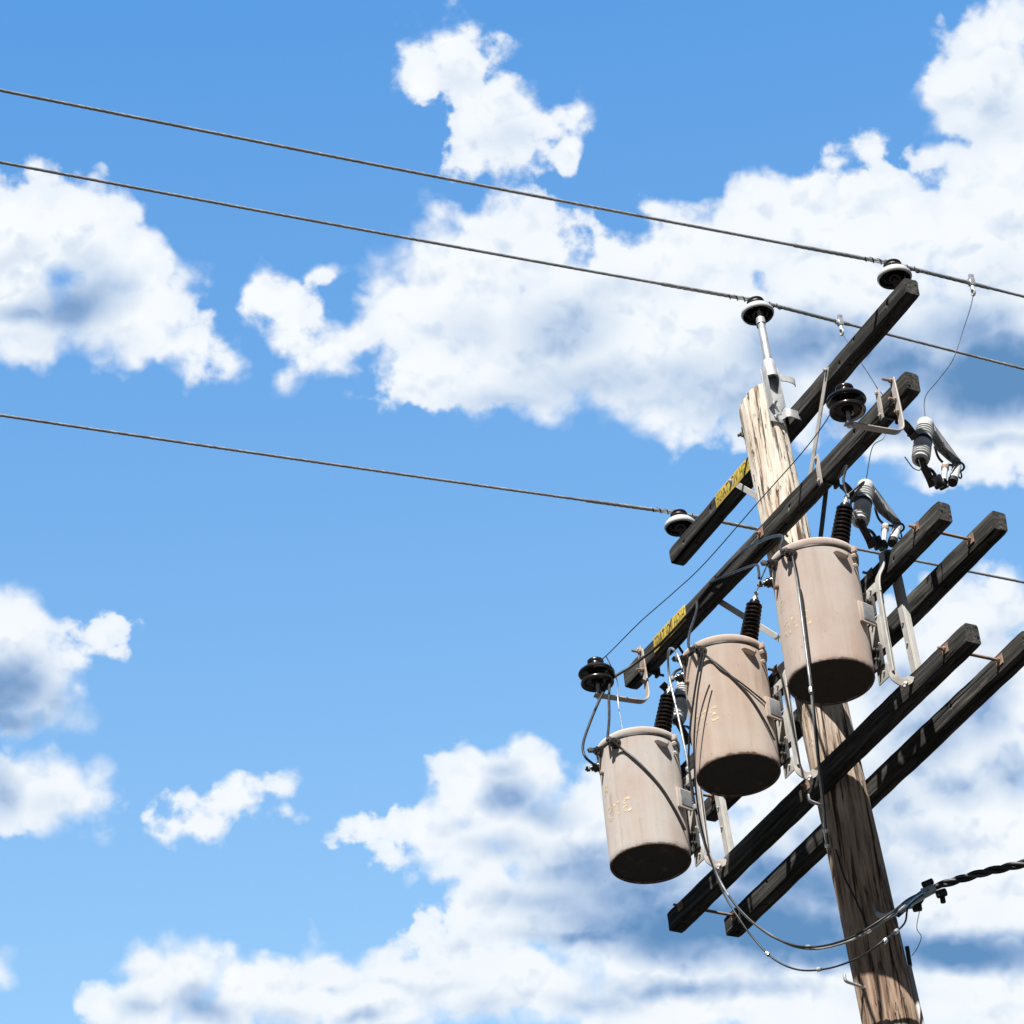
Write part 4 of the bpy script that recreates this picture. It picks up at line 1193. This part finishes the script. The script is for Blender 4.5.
W3 = line_wire(-1.357, 0.088, 2.627, 0.094, 0.024, 'lowest stranded line wire, over the left tip of the topmost arm')
# hot-line clamps
def make_clamp():
    root = empty('wire_clamp', (0, 0, 0))
    mb = MB()
    mb.box((0, 0, 0.002), (0.030, 0.032, 0.050), None, 0.006)
    mb.box((0.004, 0.0, 0.032), (0.018, 0.028, 0.036), Euler((0, R(12), 0)).to_matrix(), 0.005)
    mb.box((0, -0.022, -0.002), (0.024, 0.018, 0.022), None, 0.005)
    link('jaw', mb, M['alu_bright'], root)
    mb = MB()
    mb.lathe([(0, 0), (0.012, 0), (0.012, 0.025), (0.009, 0.03), (0, 0.03)], (0, 0, -0.055), (0, 0, 1), 12)
    mb.tube([(0.014 * math.cos(a), 0, -0.072 + 0.018 * math.sin(a)) for a in [k * math.pi / 8 for k in range(17)]], 0.006, 8)
    link('eye_screw', mb, M['galv'], root)
    return root
WC = make_clamp()
WC.location = (1.118, 0.575, 2.652 + ZB); tag(WC, 'bright clamp on the highest line wire, right of its insulator', 'wire clamp', 'clamps on the line wires')
WC2 = copy_tree(WC); WC2.location = (0.004, 0.472, 3.158 + ZB); tag(WC2, 'bright clamp on the middle line wire, over the topmost arm', 'wire clamp', 'clamps on the line wires')

# ------------------------------------------------------------------ jumpers, leads and cables
def cable(name, pts, r, m, label, cat='wire', group=None, n=8, seg=8):
    mb = MB(); mb.sharp = 80
    mb.tube(smooth_path(pts, n), r, seg)
    o = rig(name, mb, M[m], pts[0])
    return tag(o, label, cat, group)
cable('bus_wire', [(-1.345, -0.59, 1.435), (-1.242, -0.58, 1.417), (-0.97, -0.5, 1.493), (-0.682, -0.45, 1.511), (-0.356, -0.42, 1.516), (0.259, -0.42, 1.528), (0.775, -0.48, 1.459), (1.139, -0.55, 1.40), (1.37, -0.575, 1.435)], 0.0030, 'thin_wire', 'thin dark wire strung between the two black insulators')
cable('jumper_wire', [(1.118, 0.575, 2.575), (1.16, 0.50, 2.42), (1.19, 0.40, 2.22), (1.19, 0.30, 2.0), (1.20, 0.17, 1.82), (1.22, 0.05, 1.66), (1.278, -0.020, 1.450)], 0.0026, 'thin_wire', 'thin jumper wire dropping from the highest line wire to the open cutout', 'wire', 'jumpers dropping to the cutouts')
cable('jumper_wire', [(0.004, 0.472, 3.08), (0.1, 0.485, 2.837), (0.25, 0.43, 2.60), (0.62, 0.2, 2.18), (0.796, 0.1, 1.954), (0.82, 0.05, 1.692), (0.76, 0.0, 1.64), (0.676, -0.020, 1.459)], 0.0026, 'thin_wire', 'thin jumper wire from the middle line wire down behind the topmost arm', 'wire', 'jumpers dropping to the cutouts')
cable('jumper_wire', [(-1.242, -0.58, 1.417), (-1.286, -0.5, 1.301), (-1.30, -0.50, 1.156), (-1.20, -0.55, 0.90), (-1.184, -0.558, 0.80)], 0.0030, 'alu', 'pale thin wire from the left black insulator down to the leftmost transformer lid', 'wire', 'jumpers dropping to the cutouts')
# leads from cutouts to the tall bushings
def bush_top(x): return Vector((x, -0.538, 0.0043)) + Vector((0.085, 0.10, 0.752)) + Vector((0.18, 0.20, 1)).normalized() * 0.345
b3 = bush_top(TX[2]); b2 = bush_top(TX[1]); b1 = bush_top(TX[0])
G = 'leads between cutouts and bushings'
def cutpt(i, x, z): return Vector(cuts[i]) + CROT @ Vector((x, 0, z))
cable('bushing_lead', [b3, b3 + Vector((0.03, 0.10, 0.09)), cutpt(1, -0.10, -0.10), cutpt(1, -0.03, -0.19), cutpt(1, 0.05, -0.19)], 0.006, 'iron', 'black lead arched over the right transformer bushing', 'wire', G)
cable('bushing_lead', [b3, b3 + Vector((-0.05, 0.03, 0.14)), b3 + Vector((-0.10, 0.10, 0.28)), (0.72, -0.22, 1.42)], 0.007, 'iron', 'short black lead rising from the right bushing to the arm above', 'wire', G)
cable('bushing_lead', [b2, b2 + Vector((-0.02, 0.05, 0.10)), b2 + Vector((-0.06, 0.12, 0.22)), b2 + Vector((-0.12, 0.18, 0.30))], 0.004, 'thin_wire', 'thin lead curling up from the middle transformer bushing', 'wire', G)
cable('bushing_lead', [b1, b1 + Vector((0.0, 0.04, 0.09)), b1 + Vector((-0.05, 0.16, 0.20)), (-1.05, -0.22, 1.45)], 0.008, 'iron', 'black lead from the leftmost bushing up to the arm', 'wire', G)
cable('bushing_lead', [cutpt(0, -0.02, -0.17), cutpt(0, 0.01, -0.23), cutpt(0, -0.05, -0.29), cutpt(0, -0.13, -0.29)], 0.003, 'thin_wire', 'stub of thin wire hooked below the open cutout', 'wire', G)
# heavy black secondary cables
GS = 'black cables at the low voltage bushings'
cable('secondary_cable', [(-1.316, -0.6, 1.219), (-1.326, -0.5, 1.338), (-1.288, -0.38, 1.43), (-1.115, -0.290, 1.487), (-0.80, -0.284, 1.492), (-0.58, -0.284, 1.515), (-0.405, -0.290, 1.508), (-0.07, -0.34, 1.435), (0.402, -0.5, 1.17), (0.80, -0.68, 0.88), (0.90, -0.77, 0.72), (0.945, -0.785, 0.665)], 0.0085, 'rubber', 'long dark cable lying along the arm and arching over to the right transformer', 'cable', GS)
cable('hanging_lead', [(1.043, -0.8, 0.574), (1.011, -0.775, 0.455), (0.993, -0.765, 0.289), (0.986, -0.765, 0.057), (0.972, -0.76, -0.167), (0.898, -0.72, -0.346), (0.737, -0.62, -0.463), (0.552, -0.5, -0.536), (0.392, -0.4, -0.572), (0.288, -0.33, -0.589)], 0.0066, 'alu', 'grey stranded lead hanging down the front of the right transformer', 'cable', 'twin leads down the right transformer')
cable('hanging_lead', [(1.053, -0.804, 0.574), (1.024, -0.775, 0.455), (1.006, -0.765, 0.289), (0.999, -0.765, 0.057), (0.985, -0.76, -0.167), (0.911, -0.72, -0.346), (0.75, -0.62, -0.463), (0.565, -0.5, -0.536), (0.405, -0.4, -0.572), (0.301, -0.33, -0.589)], 0.0045, 'rubber', 'thin dark lead running close beside the grey hanging lead of the right transformer', 'cable', 'twin leads down the right transformer')
cable('secondary_cable', [(-0.533, -0.29, 1.526), (-0.195, -0.34, 1.372), (0.246, -0.5, 1.099), (0.60, -0.72, 0.79), (0.700, -0.79, 0.66)], 0.0070, 'rubber', 'dark cable from the arm to the left bushings of the right transformer', 'cable', GS)
cable('secondary_cable', [(-1.329, -0.53, 1.30), (-1.30, -0.62, 1.15), (-1.27, -0.72, 0.95), (-1.22, -0.80, 0.78), (-1.185, -0.815, 0.68), (-1.215, -0.74, 0.655)], 0.0078, 'rubber', 'black cable looping down left of the leftmost transformer', 'cable', GS)
cable('secondary_cable', [(-1.31, -0.53, 1.32), (-1.225, -0.6, 1.132), (-1.115, -0.68, 0.907), (-0.975, -0.79, 0.665)], 0.0078, 'rubber', 'black cable dropping onto the front bushing of the leftmost transformer', 'cable', GS)
cable('secondary_cable', [(-0.689, -0.29, 1.498), (-0.60, -0.36, 1.36), (-0.35, -0.58, 1.02), (-0.12, -0.74, 0.76), (0.0, -0.79, 0.665)], 0.0078, 'rubber', 'black cable from the arm down to the front bushing of the middle transformer', 'cable', GS)
GN = 'dark lines slanting across the tank fronts'  # thin dark tubes bent round the left and middle tanks
cable('slanting_line', [(-0.952, -0.787, 0.659), (-0.941, -0.721, 0.604), (-0.901, -0.681, 0.534), (-0.869, -0.625, 0.444), (-0.853, -0.554, 0.339), (-0.859, -0.482, 0.219), (-0.883, -0.422, 0.124)], 0.0068, 'rubber', 'dark line slanting across the leftmost tank from its front bushing', 'cable', GN)
cable('slanting_line', [(0.017, -0.787, 0.659), (0.028, -0.721, 0.604), (0.068, -0.681, 0.534), (0.1, -0.625, 0.444), (0.116, -0.554, 0.339), (0.11, -0.482, 0.219), (0.086, -0.422, 0.124)], 0.0052, 'rubber', 'lower of two dark lines slanting across the middle tank', 'cable', GN)
cable('slanting_line', [(0.017, -0.786, 0.644), (0.033, -0.715, 0.589), (0.069, -0.677, 0.514), (0.105, -0.609, 0.439), (0.116, -0.53, 0.374), (0.102, -0.459, 0.339), (0.085, -0.423, 0.324)], 0.0045, 'rubber', 'upper of two dark lines slanting across the middle tank, ending at the nameplate', 'cable', GN)
GB = 'thin service leads sagging from the transformers to the pole'
cable('service_lead', [(-0.022, -0.86, 0.541), (-0.062, -0.86, 0.664), (-0.16, -0.84, 0.74), (-0.253, -0.8, 0.649), (-0.213, -0.8, 0.378), (-0.206, -0.78, 0.074), (-0.246, -0.74, -0.165), (-0.315, -0.66, -0.35), (-0.317, -0.58, -0.569), (-0.244, -0.5, -0.767), (-0.074, -0.42, -0.973), (0.081, -0.35, -1.076), (0.294, -0.28, -1.128), (0.435, -0.2, -1.10), (0.44, -0.05, -0.985), (0.31, 0.16, -0.80), (0.235, 0.30, -0.70)], 0.0062, 'alu', 'grey stranded lead with a hooked top beside the middle transformer', 'cable', GB)
cable('service_lead', [(0.094, -0.8, 0.581), (-0.003, -0.81, 0.404), (-0.098, -0.81, 0.217), (-0.181, -0.79, 0.057), (-0.234, -0.75, -0.144), (-0.312, -0.67, -0.323), (-0.324, -0.59, -0.538), (-0.253, -0.52, -0.737), (-0.113, -0.45, -0.93), (0.069, -0.37, -1.062), (0.326, -0.3, -1.132), (0.47, -0.15, -1.05), (0.365, 0.06, -0.87), (0.235, 0.29, -0.705)], 0.0058, 'rubber', 'dark lead hanging from the front bushing of the middle transformer', 'cable', GB)
cable('service_lead', [(0.11, -0.8, 0.554), (0.02, -0.82, 0.327), (-0.083, -0.81, 0.088), (-0.193, -0.76, -0.139), (-0.287, -0.68, -0.339), (-0.314, -0.6, -0.574), (-0.259, -0.55, -0.768), (-0.222, -0.5, -0.894), (-0.139, -0.45, -1.041), (-0.003, -0.4, -1.159), (0.16, -0.33, -1.219), (0.33, -0.26, -1.233), (0.45, -0.2, -1.20), (0.40, -0.02, -1.047), (0.329, 0.08, -0.89), (0.225, 0.28, -0.715)], 0.0050, 'rubber', 'lowest sagging lead, with bright sleeves, crossing in front of the pole', 'cable', GB)
GL = 'bright sleeves on the leads'
for i, (q, d, ln) in enumerate((((-0.240, -0.747, -0.150), (-0.2, 0.2, -1), 0.030), ((-0.206, -0.785, 0.05), (-0.1, 0.1, -1), 0.022), ((0.05, -0.368, -1.052), (0.9, 0.3, -0.4), 0.03), ((0.40, -0.235, -1.118), (0.9, 0.6, 0.2), 0.03),
          ((-0.17, -0.47, -0.995), (0.5, 0.3, -0.8), 0.028), ((0.10, -0.355, -1.20), (0.9, 0.4, -0.2), 0.026), ((0.447, -0.18, -1.19), (0.2, 0.6, 0.7), 0.03), ((0.425, -0.09, -1.11), (-0.1, 0.7, 0.6), 0.03),
          ((0.972, -0.76, -0.167), (0, 0, -1), 0.035), ((0.392, -0.4, -0.572), (-0.8, 0.5, -0.3), 0.03), ((0.288, -0.33, -0.589), (-0.8, 0.5, -0.3), 0.03))):
    mb = MB(); dv = Vector(d).normalized()
    mb.lathe([(0.006, -ln / 2), (0.0115, -ln / 2 + 0.003), (0.0125, 0), (0.0115, ln / 2 - 0.003), (0.006, ln / 2)], (0, 0, 0), dv, 12)
    o = link('wire_sleeve', mb, M['alu_bright'], None, Vector(q) + Vector((0, 0, ZB)))
    tag(o, 'small bright sleeve crimped on a sagging lead', 'sleeve', GL)

# ------------------------------------------------------------------ service drop: hook, wedge clamp, twisted cable
dc = empty('deadend_clamp', (0.165, 0.0, -0.867 + ZB))
tag(dc, 'grey wedge clamp and hook holding the twisted cable to the pole', 'clamp')
dporg = (0.165, 0.0, -0.867)
DD = Vector((0.26, 0.31, 0.0)).normalized()
mb = MB()
h0 = axis(-0.87) + Vector((0.86, -0.28, 0)).normalized() * prad(-0.87)
mb.strap(smooth_path([h0 + Vector((0.0, -0.01, 0.05)), h0 + Vector((0.015, -0.01, 0.0)), h0 + Vector((0.045, 0.02, -0.025)), h0 + Vector((0.075, 0.08, -0.005)), h0 + Vector((0.085, 0.12, 0.02))], 5), (0.2, -0.3, 1), 0.030, 0.010)
rig('hook', mb, M['galv'], h0, dc, dporg)
p0 = h0 + Vector((0.07, 0.08, 0.0)); p1 = Vector((0.23, 0.31, -0.695))
VR = Vector((0.491, 0.871, 0.0)); VU = Vector((0.495, -0.279, 0.823))
mb = MB(); mb.tube([p0, p0.lerp(p1, 0.5), p1], lambda t: 0.012 + 0.016 * t, 12)
rig('wedge', mb, M['galv'], p0, dc, dporg)
mb = MB()
qz = Matrix.Rotation(R(50), 3, 'Z')
mb.box(p1 - VR * 0.02 + VU * 0.030, (0.065, 0.03, 0.028), qz @ Euler((0, R(-14), 0)).to_matrix(), 0.010)
rig('connector', mb, M['iron'], p1, dc, dporg)
mb = MB()
mb.box(p1 + VR * 0.045 - VU * 0.028, (0.060, 0.035, 0.038), qz @ Euler((0, R(-8), 0)).to_matrix(), 0.012)
mb.lathe([(0, 0), (0.014, 0), (0.014, 0.045), (0, 0.05)], p1 + VR * 0.05 - VU * 0.075, (0, 0, 1), 12)
rig('connector', mb, M['iron'], p1, dc, dporg)
mb = MB()
mb.box(p1 - VR * 0.085 - VU * 0.085, (0.05, 0.035, 0.045), qz, 0.010)
mb.tube([p1 - VR * 0.085 - VU * 0.085, p1 - VR * 0.03 - VU * 0.015], 0.012, 10)
rig('connector', mb, M['iron'], p1, dc, dporg)
mb = MB(); mb.box(p1 - VR * 0.115 - VU * 0.075, (0.030, 0.030, 0.030), qz, 0.007)
rig('sleeve', mb, M['alu_bright'], p1, dc, dporg)
mb = MB(); mb.box(p1 - VR * 0.045 - VU * 0.010, (0.028, 0.03, 0.030), qz, 0.008)
rig('sleeve', mb, M['alu_bright'], p1, dc, dporg)
drop = empty('service_cable', tuple(Vector((0.165, 0.0, -0.867)) + Vector((0, 0, ZB))))
tag(drop, 'twisted black service cable leaving the pole to the right', 'cable')
for k, (mm, nm, rr) in enumerate((('rubber', 'conductor', 0.0112), ('rubber', 'conductor', 0.0112), ('dark_steel', 'neutral_strand', 0.0095))):
    pts = []; s = 0.0
    st = Vector((0.215, 0.285, -0.700))
    while s < 22:
        base = st + DD * s + Vector((0, 0, 0.075 * (1 - math.exp(-s * 3.0)) - 0.02 * s + 0.0016 * s * s))
        sd = Vector((-DD.y, DD.x, 0))
        an = 2 * math.pi * (s / 0.26 + k / 3)
        rad_ = 0.0128 * min(1.0, 0.4 + s * 4)
        pts.append(base + (sd * math.cos(an) + Vector((0, 0, 1)) * math.sin(an)) * rad_)
        s += 0.02 if s < 4 else 0.05
    pre = [p0 + Vector((0.0, 0, 0.012 * (k - 1) - 0.012))] if k < 2 else []
    mb = MB(); mb.sharp = 80; mb.tube(pre + pts, rr, 10)
    rig(nm, mb, M[mm], st, drop, dporg)
cable('loose_wire', [tuple(axis(-0.80) + Vector((0.19, 0.20, 0))), tuple(axis(-0.88) + Vector((0.105, 0.21, 0))), tuple(axis(-0.95) + Vector((0.13, 0.205, 0))), tuple(axis(-1.0) + Vector((0.10, 0.19, 0))), tuple(axis(-1.05) + Vector((0.092, 0.15, 0)))], 0.002, 'thin_wire', 'crinkled stray wire hanging beside the lower pole')
cable('ground_wire', [axis(z) + Vector((math.cos(a), math.sin(a), 0)) * (prad(z) + 0.006) for z, a in ((-0.45, R(-75)), (-0.62, R(-68)), (-0.75, R(-55)), (-0.88, R(-45)), (-0.93, R(-42)))], 0.004, 'iron', 'thin dark wire stapled down the shaded pole face')
